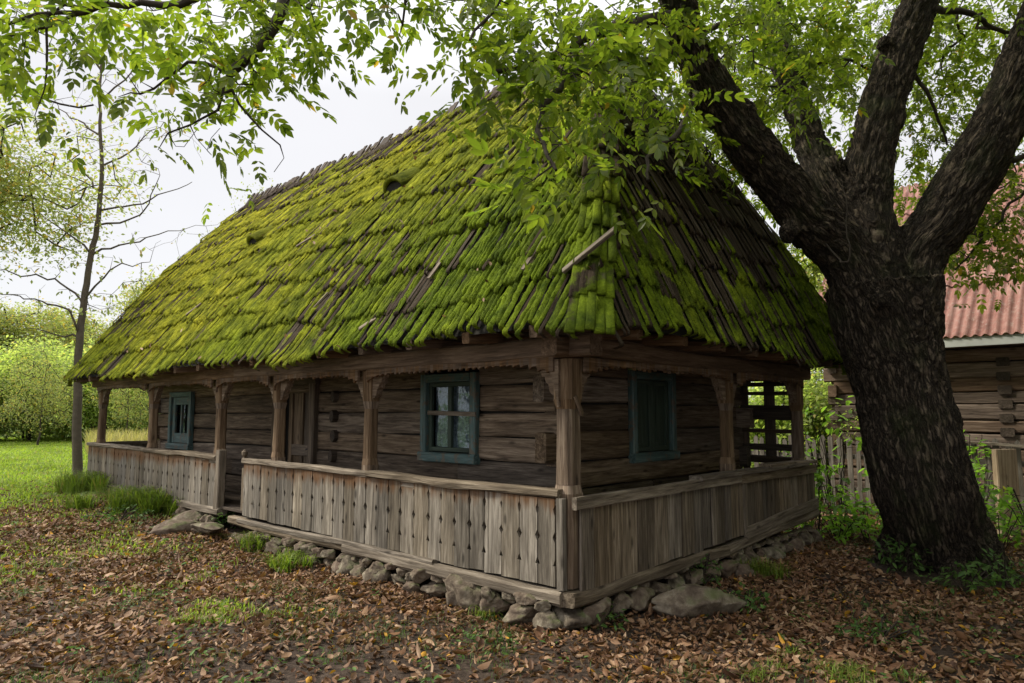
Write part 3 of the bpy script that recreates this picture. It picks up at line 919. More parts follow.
# uprights at the ends of the front railing
up = MB(); up.beam((-.045, .06, .30), (-.045, .06, 1.02), .075, .05, up=(1, 0, 0), seg=3, jit=.008); up.build('corner_batten', M_BOARD, house)
gp = MB(); gp.beam((-.02, 6.28, .36), (-.02, 6.27, 1.2), .13, .11, up=(1, 0, 0), seg=4, jit=.015); gp.beam((.03, 5.60, .4), (.03, 5.6, .98), .09, .09, up=(1, 0, 0))
gp.tube([(.06, 5.72, 1.06), (.06, 5.72, 1.12), (.06, 5.72, 1.15), (.06, 5.72, 1.19), (.06, 5.72, 1.22)], [.035, .022, .04, .045, .015], 7); gp.build('gate_post', M_RAIL, house)
# side railing: plain boards of uneven width
rs = random.Random(3); mb = MB(); v = .07
sid = lambda v: .27 + .028 * v
while v < W + .02:
    wd = min(rs.choice([.13, .17, .2, .23, .26]), W + .05 - v)
    if wd < .06: break
    z1 = 1.0 - (.0 if rs.random() > .2 else .015); z0 = sid(v) + rs.uniform(-.01, .02)
    mb.poly([(-wd / 2 + .004, z0), (wd / 2 - .004, z0 + rs.uniform(-.015, .015)), (wd / 2 - .004, z1), (-wd / 2 + .004, z1)], (v + wd / 2, -.035 + rs.uniform(-.012, .006), 0), (1, 0, 0), (0, 0, 1), .026)
    v += wd
r3 = mb.build('railing', M_SIDEB, house)
bm = bmesh.new(); bm.from_mesh(r3.data)
for z in (.5, .7, .8, .9):
    bmesh.ops.bisect_plane(bm, geom=bm.verts[:] + bm.edges[:] + bm.faces[:], plane_co=(0, 0, z), plane_no=(0, 0, 1))
bm.to_mesh(r3.data); bm.free()
add_prot(r3, lambda z: np.clip((z[:, 2] - .80) / .28, 0, 1) * .8)
hr = MB()
hr.beam((-.03, -.06, .985), (2.95, -.055, 1.0), .055, .10, seg=10, jit=.014)
hr.beam((2.0, -.035, 1.06), (4.9, -.03, 1.055), .16, .045, seg=10, jit=.012)
hr.beam((2.96, -.057, .985), (W + .06, -.057, .975), .055, .11, seg=8, jit=.014)
hr.beam((3.7, -.02, 1.095), (W + .1, -.02, 1.07), .15, .04, seg=6, jit=.01)
hr.build('handrail', M_RAIL, r3)
lb = MB(); lb.beam((3.02, -.075, .39), (W + .05, -.075, .53), .04, .13, seg=8, jit=.02); lb.build('patch_board', M_RAIL, r3)
for vv in (2.3, 3.05):
    bt = MB(); bt.beam((vv, -.066, .36), (vv, -.066, .96), .07, .022, up=(0, 1, 0)); add_prot(bt.build('batten', M_SIDEB, r3), lambda z: z[:, 2] * 0)
add_prot(up_o := [o for o in house.children if o.name.startswith('corner_batten')][0], lambda z: z[:, 2] * 0)
# far end railing
fe = MB()
v = .1
while v < W:
    fe.poly([(-.095, .42), (.095, .42), (.095, 1.1), (-.095, 1.1)], (v + .1, LEN + .01, 0), (1, 0, 0), (0, 0, 1), .026); v += .2
r4 = fe.build('railing', M_BOARD, house); add_prot(r4, lambda z: z[:, 2] * 0)
hr = MB(); hr.beam((0.0, LEN - .01, 1.13), (W, LEN - .01, 1.13), .13, .06, seg=8, jit=.01); hr.build('handrail', M_RAIL, r4)

# sills
sb = MB()
sb.beam((-.02, .05, .235), (-.02, 3.1, .25), .16, .115, seg=10, jit=.02, ch=.2)
sb.beam((-.03, 1.6, .30), (-.03, 5.6, .295), .12, .06, seg=10, jit=.02, ch=.2)
sb.beam((.0, 3.12, .255), (.0, 5.9, .27), .15, .11, seg=10, jit=.02, ch=.2)
sb.beam((.0, 6.2, .34), (.0, LEN, .38), .15, .11, seg=10, jit=.02, ch=.2)
sb.beam((-.06, -.0, .235), (2.6, -.02, .26), .15, .11, seg=10, jit=.02, ch=.2)
sb.beam((2.61, -.02, .262), (W + .06, -.02, .40), .14, .10, seg=10, jit=.02, ch=.2)
sb.build('sill_beam', M_RAIL, house)
# slatted screen closing the back of the gable porch
sc = MB(); 
for z, hh in ((.78, .11), (1.07, .10), (1.24, .09), (1.47, .055), (1.72, .20), (1.99, .05), (2.12, .06)):
    sc.beam((W - .04, .14, z), (W - .04, .92, z + .01), .035, hh, seg=3, jit=.01)
for u, wd in ((.50, .15), (.86, .1)): sc.beam((W - .008, u, .42), (W - .008, u, 2.2), wd, .03, up=(1, 0, 0), seg=2)
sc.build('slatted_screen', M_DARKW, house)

# foundation stones
def stone_mesh(sx, sy, sz, seed, sub=4):
    bm = bmesh.new(); bmesh.ops.create_icosphere(bm, subdivisions=sub, radius=1)
    rs = random.Random(seed); P = np.array([v.co for v in bm.verts])
    for k in range(13):      # flatten facets
        d = np.array([rs.gauss(0, 1) for _ in range(3)]); d /= np.linalg.norm(d); c = rs.uniform(.5, .8)
        q = P @ d; P = P - np.outer(np.maximum(q - c, 0) * .9, d)
    n = (fbm(P * 1.8 + seed * 3.3, 4) - .5) * .5 - .12 * np.clip(1 - np.abs(fbm(P * 1.3 + seed, 2) - .5) * 14, 0, 1)
    P = P * (1 + n[:, None]) * np.array([sx, sy, sz])
    for v, p in zip(bm.verts, P): v.co = p
    me = D.meshes.new('stone'); bm.to_mesh(me); bm.free(); me.materials.append(M_ROCK)
    for p in me.polygons: p.use_smooth = True
    return me
def stone(name, loc, size, seed, rz=0, parent=None, tilt=(0, 0)):
    o = D.objects.new(name, stone_mesh(size[0] / 2, size[1] / 2, size[2] / 2, seed)); o.data.name = name
    o.location = loc; o.rotation_euler = (tilt[0], tilt[1], rz); return link(o, parent)
rs = random.Random(21); k = 0
def row_u(u0, u1, z, lo, hi):
    global k
    u = u0
    while u < u1:
        s = rs.uniform(lo, hi)
        stone('stone', (-.02 - rs.uniform(0, .08), u + s / 2, z + rs.uniform(-.02, .03)), (s * .9, s * 1.08, s * rs.uniform(.6, .8)), 100 + k, 0, fo, (rs.uniform(-.3, .3), rs.uniform(-.2, .2))); u += s * .98; k += 1
row_u(.05, 6.0, .02, .24, .42); row_u(.15, 5.3, .15, .14, .24)
stone('stone', (.12, .10, .05), (.46, .46, .34), 303, .4, fo)
stone('stone', (-.08, 1.17, .10), (.28, .52, .42), 301, 0, fo)
stone('stone', (-.05, 3.0, .08), (.28, .42, .36), 302, 0, fo)
row_u(6.3, 11.9, .2, .2, .36)
v = .1
while v < W:
    s = rs.uniform(.24, .44)
    stone('stone', (v + s / 2, -.0 - rs.uniform(0, .04), .08), (s * 1.08, s * .7, s * rs.uniform(.6, .75)), 200 + k, 0, fo); v += s * .95; k += 1
v = .4
while v < W:
    s = rs.uniform(.15, .26)
    stone('stone', (v + s / 2, .0, .2), (s * 1.05, s * .8, s * .5), 260 + k, 0, fo); v += s * 1.05; k += 1

# ------------------------------------------------------------------ roof
EV0, EV1, EU0, EU1, EZ = -.42, 5.62, -.52, 12.15, 2.40
RV, RU0, RU1, RZ0, RZ1 = 2.6, 1.45, 10.95, 6.48, 6.38
def bul(t): return .17 * np.sin(np.pi * np.clip(t, 0, 1)) 
def rz(u): return RZ0 + (RZ1 - RZ0) * (u - RU0) / (RU1 - RU0) - .05 * np.sin(np.pi * np.clip((u - RU0) / (RU1 - RU0), 0, 1))
def rng_side(side, t):
    if side in ('front', 'back'): return EU0 + (RU0 - EU0) * t - bul(t), EU1 + (RU1 - EU1) * t + bul(t)
    return EV0 + (RV - EV0) * t - bul(t), EV1 + (RV - EV1) * t + bul(t)
def surf(side, a, t):
    """a along eave, t up slope (arrays)"""
    if side == 'front': return np.stack([EV0 + (RV - EV0) * t - bul(t), a, EZ + (rz(a) - EZ) * t], -1)
    if side == 'back': return np.stack([EV1 + (RV - EV1) * t + bul(t), a, EZ + (rz(a) - EZ) * t], -1)
    if side == 'side': return np.stack([a, EU0 + (RU0 - EU0) * t - bul(t), EZ + (RZ0 - EZ) * t], -1)
    return np.stack([a, EU1 + (RU1 - EU1) * t + bul(t), EZ + (RZ1 - EZ) * t], -1)
def nrm_side(side, a, t):
    e = 1e-3
    p = surf(side, a, t); du = surf(side, a + e, t) - p; dt = surf(side, a, t + e) - p
    n = np.cross(du, dt); n /= np.linalg.norm(n, axis=-1)[..., None]
    if side in ('front', 'far'): n = -n if True else n
    out = {'front': (-1, 0, .5), 'back': (1, 0, .5), 'side': (0, -1, .5), 'far': (0, 1, .5)}[side]
    s = np.sign((n * np.array(out)).sum(-1)); return n * s[..., None]

KC = 10.5
KN = 10
def shingles(side, wmean, seed, dens=1.0, na=5, nt=28):
    rs = np.random.default_rng(seed); Vs, Fs, Ms, Gs = [], [], [], []; b = 0
    tips = []
    for k in range(KN, -1, -1):
        t0 = (k + .0) / KC - .018
        lo, hi = rng_side(side, max(t0, 0)); a = lo + .005
        while a < hi - .02:
            w_ = wmean * rs.uniform(.7, 1.35); ac = a + w_ / 2
            jag = rs.normal(0, .009) + .014 * math.sin(ac * 1.3 + k * 2.1) + .010 * math.sin(ac * 3.1 + k)
            if rs.random() < .05: jag += rs.uniform(-.015, .035)
            ts = t0 + jag
            x = np.linspace(-1, 1, na); y = np.linspace(0, 1, nt)
            Xg, Yg = np.meshgrid(x, y)
            skew = rs.normal(0, .020)
            A = ac + Xg * w_ * rs.uniform(.38, .48) + skew * Yg; T = ts + Yg * (1.38 / KC)
            l2, h2 = rng_side(side, np.clip(T, 0, 1)); A = np.clip(A, l2 - .01, h2 + .01); T = np.minimum(T, 1.012)
            P = surf(side, A, T); N = nrm_side(side, A, np.clip(T, 0, .999))
            bare = rs.random() < (.035 if side != 'far' else .2)
            lump0 = fbm(np.stack([A * 9, T * 22, A * 0 + ac], -1).reshape(-1, 3), 2).reshape(A.shape)
            cov = .95 * fbm(P.reshape(-1, 3) * np.array([1.1, 1.1, 1.1]) + 5, 3).reshape(P.shape[:2]) + .22
            if side == 'front':
                cov = cov - .16 * smooth(7.5, 12, ac) - .42 * smooth(.70, 1, k / KC) + .03
            if side == 'side': cov = cov - .22 - .42 * smooth(.10, .40, k / KC) + .24 * smooth(3.6, 5.0, ac)  # thin moss baring dark wood, cut further to paint this slope's shade
            cov = cov + rs.normal(0, .17) + .22 * (lump0 - .5)
            if bare: cov = cov * 0 + .02
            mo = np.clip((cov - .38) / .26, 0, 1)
            lump = np.clip((fbm(np.stack([A * 14, T * 62, A * 0 + k * 9 + ac * 3], -1).reshape(-1, 3), 3).reshape(A.shape) - .28) * 2.1, 0, 1.2)
            dome = np.sqrt(np.clip(1 - Xg ** 2 * .97, 0, 1))
            lift = .052 * (1 - Yg) + .022 * rs.random()
            curl = rs.uniform(0, .008) * (1 - Yg) ** 2
            hgt = lift + curl + .010 * dome ** .5 + mo * dome * (.008 + .019 * lump)
            hgt[0] *= .8
            P2 = P + N * hgt[..., None]
            # underside rim at the bottom edge
            rim = P[0] + N[0] * (hgt[0] * .55 - .012)[:, None] + (P[0] - P[1]) * .0
            low = P[0] - N[0] * .01 + (P[1] - P[0]) * .25
            V = np.concatenate([low[None], rim[None] * .5 + (P[0] + N[0] * (lift[0] - .004)[:, None])[None] * .5, P2], 0)
            rows = nt + 2
            M_ = np.concatenate([mo[:1] * .2, mo[:1] * .9, mo], 0)
            G = np.stack([np.concatenate([Yg[:1], Yg[:1], Yg], 0) * .5 + rs.random() * 40, np.concatenate([Xg[:1], Xg[:1], Xg], 0) * w_ * .5 + rs.random() * 30, np.zeros((rows, na))], -1)
            i, j = np.meshgrid(np.arange(rows - 1), np.arange(na - 1), indexing='ij'); q = (i * na + j).ravel()
            F = np.stack([q, q + 1, q + na + 1, q + na], -1)
            Vs.append(V.reshape(-1, 3)); Fs.append(F + b); Ms.append(M_.ravel()); Gs.append(G.reshape(-1, 3)); b += rows * na
            a += w_
    return np.vstack(Vs), np.vstack(Fs), np.concatenate(Ms), np.vstack(Gs)

roof_v, roof_f, b = [], [], 0
for side in ('front', 'side', 'back', 'far'):
    T, S = np.meshgrid(np.linspace(0, 1, 14), np.linspace(0, 1, 20), indexing='ij')
    lo, hi = rng_side(side, T); A = lo + (hi - lo) * S
    P = surf(side, A, T) - nrm_side(side, A, np.clip(T, 0, .999)) * .03
    i, j = np.meshgrid(np.arange(13), np.arange(19), indexing='ij'); q = (i * 20 + j).ravel()
    roof_v.append(P.reshape(-1, 3)); roof_f.append(np.stack([q, q + 1, q + 21, q + 20], -1) + b); b += 280
roof = arr_mesh('roof', np.vstack(roof_v), np.vstack(roof_f), M_DARK, house)
Vf = {}
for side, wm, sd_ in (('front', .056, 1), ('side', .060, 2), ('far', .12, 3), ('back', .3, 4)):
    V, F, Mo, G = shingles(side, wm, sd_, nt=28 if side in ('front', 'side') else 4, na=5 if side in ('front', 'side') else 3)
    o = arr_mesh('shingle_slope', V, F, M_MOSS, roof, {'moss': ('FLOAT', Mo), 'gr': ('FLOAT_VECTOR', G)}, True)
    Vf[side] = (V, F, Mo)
# moss fuzz
def fuzz(side, n, seed):
    rs = np.random.default_rng(seed); V, F, Mo = Vf[side]
    fm = Mo[F].mean(1); ok = np.where(fm > .45)[0]; pick = rs.choice(ok, n)
    Q = V[F[pick]]; u = rs.random((n, 2)); P = (Q[:, 0] * ((1 - u[:, :1]) * (1 - u[:, 1:])) + Q[:, 1] * (u[:, :1] * (1 - u[:, 1:])) + Q[:, 2] * (u[:, :1] * u[:, 1:]) + Q[:, 3] * ((1 - u[:, :1]) * u[:, 1:]))
    N = np.cross(Q[:, 1] - Q[:, 0], Q[:, 3] - Q[:, 0]); N /= np.linalg.norm(N, axis=1)[:, None] + 1e-9
    out = {'front': np.array([-1, 0, .5]), 'side': np.array([0, -1, .5])}[side]
    N *= np.sign((N * out).sum(1))[:, None]
    dn = np.array([-.55, 0, -.8]) if side == 'front' else np.array([0, -.55, -.8])
    L = rs.uniform(.008, .020, n)[:, None]
    tip = P + (N * .75 + dn * .55 + rs.normal(0, .35, (n, 3))) * L
    s = rs.normal(0, 1, (n, 3)); s /= np.linalg.norm(s, axis=1)[:, None]; s *= .0035
    VV = np.stack([P - s, P + s, tip], 1).reshape(-1, 3); FF = np.arange(n * 3).reshape(-1, 3)
    return VV, FF
V1, F1 = fuzz('front', 90000, 5); V2, F2 = fuzz('side', 30000, 6)
o = arr_mesh('moss', np.vstack([V1, V2]), np.vstack([F1, F2 + len(V1)]), M_MOSS, roof, {'moss': ('FLOAT', np.ones(len(V1) + len(V2)))})
o['kind'] = 'stuff'
# leaves that have dropped on the roof
def roof_leaves():
    V, F, Mo = Vf['front']; n = 150; rs = np.random.default_rng(77)
    c = V[rs.integers(0, len(V), n)] + np.array([-.03, 0, .03])
    VV, FF = inst(LT, LF, c, rotm(rs.random(n) * 6.28, rs.normal(0, .3, n) + .6, rs.normal(0, .4, n)), rs.uniform(.05, .10, n))
    tag(arr_mesh('fallen_leaves', VV + np.array([0, 0, 0]), FF, M_LITTER, None), 'single brown leaves dropped on the mossy roof', 'fallen leaves', None, 'stuff')
    o = [x for x in COL.objects if x.name.startswith('fallen_leaves')][-1]; o.location = HC; o.rotation_euler = (0, 0, R(47))
roof_leaves()
# ragged comb of shingle ends above the ridge
rc = MB(); u = RU0 - .1; rs = random.Random(8)
while u < RU1 + .1:
    wd = rs.uniform(.05, .13); hgt = rs.uniform(.10, .24); z = float(rz(np.array(u)))
    rc.beam((RV - .22, u, z - .27), (RV + .02 + hgt * .25, u, z + hgt), wd * .95, .022, up=(0, 0, 1), jit=.004, seg=2)
    rc.beam((RV + .26, u, z - .27), (RV + .0, u, z + .02), wd * .95, .022, up=(0, 0, 1))
    u += wd
rc.build('ridge_comb', M_DARKW, roof)
# strips of shingle laid over the near hip, overlapping like the courses
hp = MB(); rs = random.Random(19)
def hip_pt(t):
    return np.array([EV0 + (RV - EV0) * t - bul(t), EU0 + (RU0 - EU0) * t - bul(t), EZ + (RZ0 - EZ) * t])
for i in range(13, -1, -1):
    t0 = i / 13 - .03; t1 = min(1, t0 + .12); p0 = hip_pt(t0); p1 = hip_pt(t1)
    for q in (-2, -1, 0, 1, 2):
        sd_ = np.array([-.70, .70, 0.]) * q * .062; dz = -abs(q) * .022
        hp.beam(p0 + sd_ * 1.15 + np.array([-.035, -.035, .03 + dz + rs.uniform(-.01, .02)]), p1 + sd_ * .9 + np.array([-.01, -.01, .0 + dz]), .072, .026, up=(-.5 - .25 * np.sign(q) * -1 * 0, -.5, .6), seg=5, jit=.016, ch=.35)
hpo = hp.build('hip_shingles', M_MOSS, roof, True)
P_ = np.array([v.co for v in hpo.data.vertices])
a = hpo.data.attributes.new('moss', 'FLOAT', 'POINT'); a.data.foreach_set('value', (np.clip(fbm(P_ * 3, 2) * 1.5 - .1 - .5 * smooth(3.6, 4.6, P_[:, 2]), 0, 1)).astype(np.float32))
# loose pale planks on the roof
def roof_pt(side, px, py, lift):
    o = np.array([0, 0, CAMH]); r = ray(px, py); a_ = R(47)
    def tl(p): q = p - np.array(HC); return np.array([q[0] * math.cos(a_) + q[1] * math.sin(a_), -q[0] * math.sin(a_) + q[1] * math.cos(a_), q[2]])
    ol = tl(o); rl = tl(o + r) - ol; rl /= np.linalg.norm(rl)
    best = None
    for s in np.arange(3, 25, .02):
        p = ol + rl * s; t = (p[2] - EZ) / (RZ0 - EZ)
        if 0 <= t <= 1:
            if side == 'front': x = EV0 + (RV - EV0) * t - bul(t); hit = p[0] > x
            else: x = EU0 + (RU0 - EU0) * t - bul(t); hit = p[1] > x
            if hit: best = p; break
    n = np.array([-.8, 0, .6]) if side == 'front' else np.array([0, -.8, .6])
    return best + n * lift
def rplank(p0, p1, wd, mat=M_BARE, th=.02):
    mb = MB(); mb.beam(p0, p1, wd, th, up=(-.8, 0, .6), seg=3, jit=.006); return mb.build('loose_shingle', mat, roof)
for (x0, y0, x1, y1, wd) in ((462, 338, 484, 306, .06), (586, 262, 594, 244, .07), (433, 284, 450, 258, .05), (527, 276, 548, 242, .045), (300, 250, 318, 238, .035), (364, 334, 380, 322, .06), (190, 318, 204, 306, .05), (318, 312, 331, 296, .03)):
    rplank(roof_pt('front', x0, y0, .075), roof_pt('front', x1, y1, .06), wd)
p0 = roof_pt('front', 569, 279, .09); p1 = roof_pt('front', 596, 266, .11); p1 = p0 + (p1 - p0) * 1.9 + np.array([-.05, -.05, .08])
rplank(p0, p1, .055, M_RAIL, .03)
# two small smoke vents
for (px, py, s) in ((399, 190, 1.0), (258, 243, .8)):
    c = roof_pt('front', px, py, .0)
    mb = MB(); n = 9
    P = []
    ring_o, ring_b = [], []
    for i in range(n):
        a = math.pi * i / (n - 1); yy = -math.cos(a) * .2 * s; zz = math.sin(a) * .16 * s
        ring_o.append((c[0] - .10 - .08 * math.sin(a), c[1] + yy, c[2] + zz - .03)); ring_b.append((c[0] + .45, c[1] + yy * 1.2, c[2] + .47 + zz * .3))
    V = ring_o + ring_b; F = [(i, i + 1, i + n + 1, i + n) for i in range(n - 1)]
    V2_ = [(x + .05, y * 1.0, z - .04) for x, y, z in V]
    o = arr_mesh('smoke_vent', np.array(V + V2_), np.array(F + [tuple(2 * n + j for j in f[::-1]) for f in F] + [(i, i + 2 * n, i + 2 * n + 1, i + 1) for i in range(n - 1)]), M_MOSS, roof, {'moss': ('FLOAT', np.full(4 * n, .9)), 'gr': ('FLOAT_VECTOR', np.zeros((4 * n, 3)))}, True)
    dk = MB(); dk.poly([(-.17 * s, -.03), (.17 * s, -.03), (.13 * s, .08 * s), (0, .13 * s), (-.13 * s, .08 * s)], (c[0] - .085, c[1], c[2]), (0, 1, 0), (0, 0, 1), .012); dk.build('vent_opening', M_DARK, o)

# ------------------------------------------------------------------ walnut tree
def walnut():
    wal = empty('walnut_tree', tuple(gpt(940, 565)), 0, 'huge leaning dark-barked walnut tree with forking limbs over the house', 'tree')
    base = np.array(wal.location)
    sk = Skeleton()
    def P(px, py, d): return at(px, py, d) - base
    pw = lambda w_, d: w_ * d / 706 / 2
    g0 = np.array([0, 0, -.35])
    trunk = sk.path([g0 + np.array([.06, 0, 0]), np.array([-.0, 0, .2]), P(922, 480, 7.8), P(903, 400, 7.8), P(889, 330, 7.8), P(882, 285, 7.8)], .78, .56, -1, .1, 0)
    # swell at the base, waist below the fork
    for i in trunk:
        z = sk.p[i][2]
        sk.r[i] = .50 + .09 * math.exp(-((z + .05) / .35) ** 2) + .045 * (1 - min(1, max(0, z / 2.2))) + .13 * float(smooth(2.1, 3.3, z))
    tb = trunk[-9]
    def limb(pts, r0, r1, par=trunk[-9]): return sk.path(pts, r0, r1, par, .12, .02)
    tb = trunk[-9]
    l1 = limb([sk.p[tb], P(846, 256, 7.7), P(812, 222, 7.55), P(770, 172, 7.3), P(728, 116, 7.0), P(694, 55, 6.7), P(676, 0, 6.4), P(662, -70, 6.1), P(630, -150, 5.8)], .36, .14)
    l2 = limb([sk.p[tb], P(858, 235, 7.9), P(832, 190, 8.1), P(808, 138, 8.4), P(790, 80, 8.7), P(772, 10, 9.0), P(750, -80, 9.3), P(735, -170, 9.6)], .26, .09)
    l3 = limb([sk.p[tb], P(868, 220, 7.9), P(873, 150, 8.0), P(893, 75, 8.1), P(920, 0, 8.2), P(948, -80, 8.3), P(965, -190, 8.6)], .33, .16)
    l4 = limb([sk.p[tb], P(915, 262, 7.8), P(942, 222, 7.7), P(996, 128, 7.55), P(1034, 42, 7.4), P(1068, -50, 7.3), P(1105, -170, 7.3)], .36, .20)
    main_n = len(sk.p)
    # --- remeshed trunk and limbs
    mb = MB()
    for ids in (trunk, [tb] + l1, [tb] + l2, [tb] + l3, [tb] + l4):
        pts = [sk.p[i] for i in ids]; mb.tube(pts, [sk.r[i] if (i != tb or ids is trunk) else sk.r[ids[1]] for i in ids], 16)
    # root flares
    rr = random.Random(4)
    for a in (-2.6, -1.9, -1.1, -.3, .5, 1.5, 2.4, 3.0):
        d = np.array([math.cos(a), math.sin(a), 0]); L = rr.uniform(.62, .80)
        mb.tube([d * .36 + [0, 0, .55], d * .45 + [0, 0, .26], d * .58 + [0, 0, .05], d * L + [0, 0, -.16]], [.20, .19, .15, .10], 10)
    # old pruning stub and burls
    for (px, py, d, r_) in ((745, 112, 6.95, .12), (884, 42, 8.0, .10), (836, 165, 8.0, .12), (790, 232, 7.35, .13), (880, 300, 7.3, .1)):
        c = P(px, py, d); mb.tube([c + [0, 0, -r_], c + [0, 0, -.3 * r_], c + [0, 0, .3 * r_], c + [0, 0, r_]], [r_ * .5, r_, r_, r_ * .5], 10)
    tmp = mb.build('tmp', M_BARK)
    m = tmp.modifiers.new('r', 'REMESH'); m.mode = 'VOXEL'; m.voxel_size = .02
    m = tmp.modifiers.new('s', 'SMOOTH'); m.iterations = 8; m.factor = .6
    dg = bpy.context.evaluated_depsgraph_get(); me = D.meshes.new_from_object(tmp.evaluated_get(dg))
    D.objects.remove(tmp)
    n = len(me.vertices); V = np.empty(n * 3, np.float32); me.vertices.foreach_get('co', V); V = V.reshape(-1, 3).astype(float)
    N = np.empty(n * 3, np.float32); me.vertex_normals.foreach_get('vector', N); N = N.reshape(-1, 3).astype(float)
    # flow coordinates from the nearest skeleton node
    SP = np.array(sk.p[:main_n]); par = np.array(sk.par[:main_n]); s = np.zeros(main_n)
    for i in range(main_n):
        if par[i] >= 0: s[i] = s[par[i]] + np.linalg.norm(SP[i] - SP[par[i]])
    flow = np.zeros((n, 3)); 
    T = np.zeros((main_n, 3))
    for i in range(main_n):
        j = par[i] if par[i] >= 0 else 1; T[i] = (SP[i] - SP[j]) * (1 if par[i] >= 0 else -1)
    T /= np.linalg.norm(T, axis=1)[:, None] + 1e-9
    # parallel-transported frame per node: bark runs along the limb, rings stay rings
    U = np.zeros((main_n, 3)); Wv = np.zeros((main_n, 3))
    for i in range(main_n):
        u0 = U[par[i]] if par[i] >= 0 else np.array([1., 0, 0])
        u0 = u0 - T[i] * (u0 @ T[i]); U[i] = u0 / np.linalg.norm(u0); Wv[i] = np.cross(T[i], U[i])
    for i0 in range(0, n, 4000):
        q = V[i0:i0 + 4000]; d2 = ((q[:, None] - SP[None]) ** 2).sum(2)
        k = np.argsort(d2, 1)[:, :3]; dk_ = np.take_along_axis(d2, k, 1); wt = 1 / (dk_ - dk_[:, :1] + .004); wt /= wt.sum(1)[:, None]
        acc = 0
        for c in range(3):
            kk = k[:, c]; rel = q - SP[kk]
            acc = acc + wt[:, c:c + 1] * np.stack([(rel * U[kk]).sum(1), (rel * Wv[kk]).sum(1), s[kk] + (rel * T[kk]).sum(1)], 1)
        flow[i0:i0 + 4000] = acc
    fl_ = flow + (fbm(V * 2.2, 2) - .5)[:, None] * np.array([.10, .10, .25])
    e = fbm(fl_ * np.array([17, 17, 3.6]), 3); r1_ = 1 - np.clip(np.abs(e - .5) * 6, 0, 1)      # 1 in the fissures
    r2_ = fbm(fl_ * np.array([34, 34, 12]), 2)
    big = fbm(V * 1.7, 2) - .5
    V = V + N * (-r1_ * .042 + (r2_ - .5) * .022 + big * .09)[:, None]
    me.vertices.foreach_set('co', V.astype(np.float32).ravel())
    a = me.attributes.new('flow', 'FLOAT_VECTOR', 'POINT'); a.data.foreach_set('vector', fl_.astype(np.float32).ravel())
    me.materials.clear(); me.materials.append(M_BARK)
    me.polygons.foreach_set('use_smooth', np.ones(len(me.polygons), bool)); me.update(); me.name = 'trunk'
    link(D.objects.new('trunk', me), wal)
    # --- secondary branches
    S = lambda pts, r0, r1, par='near': sk.path(pts, r0, r1, par, .12, .12)
    S([P(672, 18, 6.3), P(640, 22, 6.1), P(600, 32, 5.8), P(565, 50, 5.4), P(530, 66, 5.0), P(490, 72, 4.7)], .075, .014)
    S([P(664, 60, 6.5), P(600, 62, 5.6), P(560, 90, 5.2), P(540, 120, 4.7), P(556, 170, 4.2)], .05, .01)
    S([P(700, 90, 6.8), P(680, 130, 6.0), P(655, 150, 5.2), P(648, 180, 4.8)], .04, .01)
    # arch out of the top of the picture and over to the left
    S([P(640, -120, 5.9), P(560, -170, 5.7), P(450, -170, 5.5), P(350, -110, 5.3), P(292, -20, 5.2), P(275, 25, 5.15), P(252, 55, 5.1), P(229, 74, 5.05)], .11, .036)
    S([P(229, 74, 5.05), P(205, 63, 5.1), P(188, 62, 5.15), P(165, 80, 5.2), P(140, 94, 5.3), P(118, 97, 5.4)], .016, .006)
    S([P(225, 80, 5.05), P(218, 110, 5.0), P(190, 125, 5.0), P(168, 133, 5.0), P(158, 150, 5.0)], .012, .005)
    S([P(232, 90, 5.05), P(262, 130, 5.0), P(280, 145, 5.0), P(284, 158, 5.0), P(274, 172, 5.0)], .012, .004)
    S([P(450, -170, 5.5), P(330, -150, 5.0), P(230, -60, 4.8), P(197, -3, 4.7), P(160, 5, 4.7), P(106, 4, 4.7), P(84, 13, 4.7), P(37, 14, 4.7), P(0, 28, 4.7)], .06, .010)
    S([P(106, 4, 4.7), P(48, 16, 4.7), P(47, 50, 4.7), P(45, 88, 4.7), P(35, 115, 4.7), P(40, 142, 4.7)], .012, .004)
    S([P(84, 13, 4.7), P(0, 40, 5), P(-40, 70, 5.2), P(0, 87, 5.3), P(33, 95, 5.3), P(60, 104, 5.3), P(93, 105, 5.3)], .014, .007)
    S([P(350, -110, 5.3), P(400, -40, 5.0), P(405, 5, 4.9), P(398, 40, 4.9)], .03, .006)
    S([P(450, -170, 5.5), P(520, -60, 4.8), P(500, 0, 4.5), P(470, 40, 4.3)], .035, .008)
    # right side branches
    S([P(915, 75, 8.1), P(935, 110, 8.2), P(947, 145, 8.4)], .03, .012)
    S([P(800, 70, 8.7), P(850, 60, 9.4), P(890, 90, 10.2)], .03, .012)
    S([P(770, 20, 9), P(710, 30, 9.4), P(650, 70, 9.8), P(700, 110, 10.2)], .05, .015)
    S([P(920, 10, 8.2), P(965, 12, 8.6), P(1000, 30, 9), P(1060, 40, 9.4)], .05, .015)
    S([P(1000, 90, 7.5), P(1045, 120, 8.2), P(1030, 180, 8.8), P(985, 235, 9.0), P(955, 270, 9.2)], .04, .01)
    S([P(1010, 160, 7.6), P(1080, 150, 8.5), P(1060, 240, 9)], .04, .01)
    S([P(826, 200, 8.1), P(835, 245, 9.6), P(800, 225, 10.6), P(770, 190, 11.2)], .04, .012)
    S([P(848, 262, 7.0), P(842, 180, 7.3), P(838, 150, 7.3)], .012, .004)
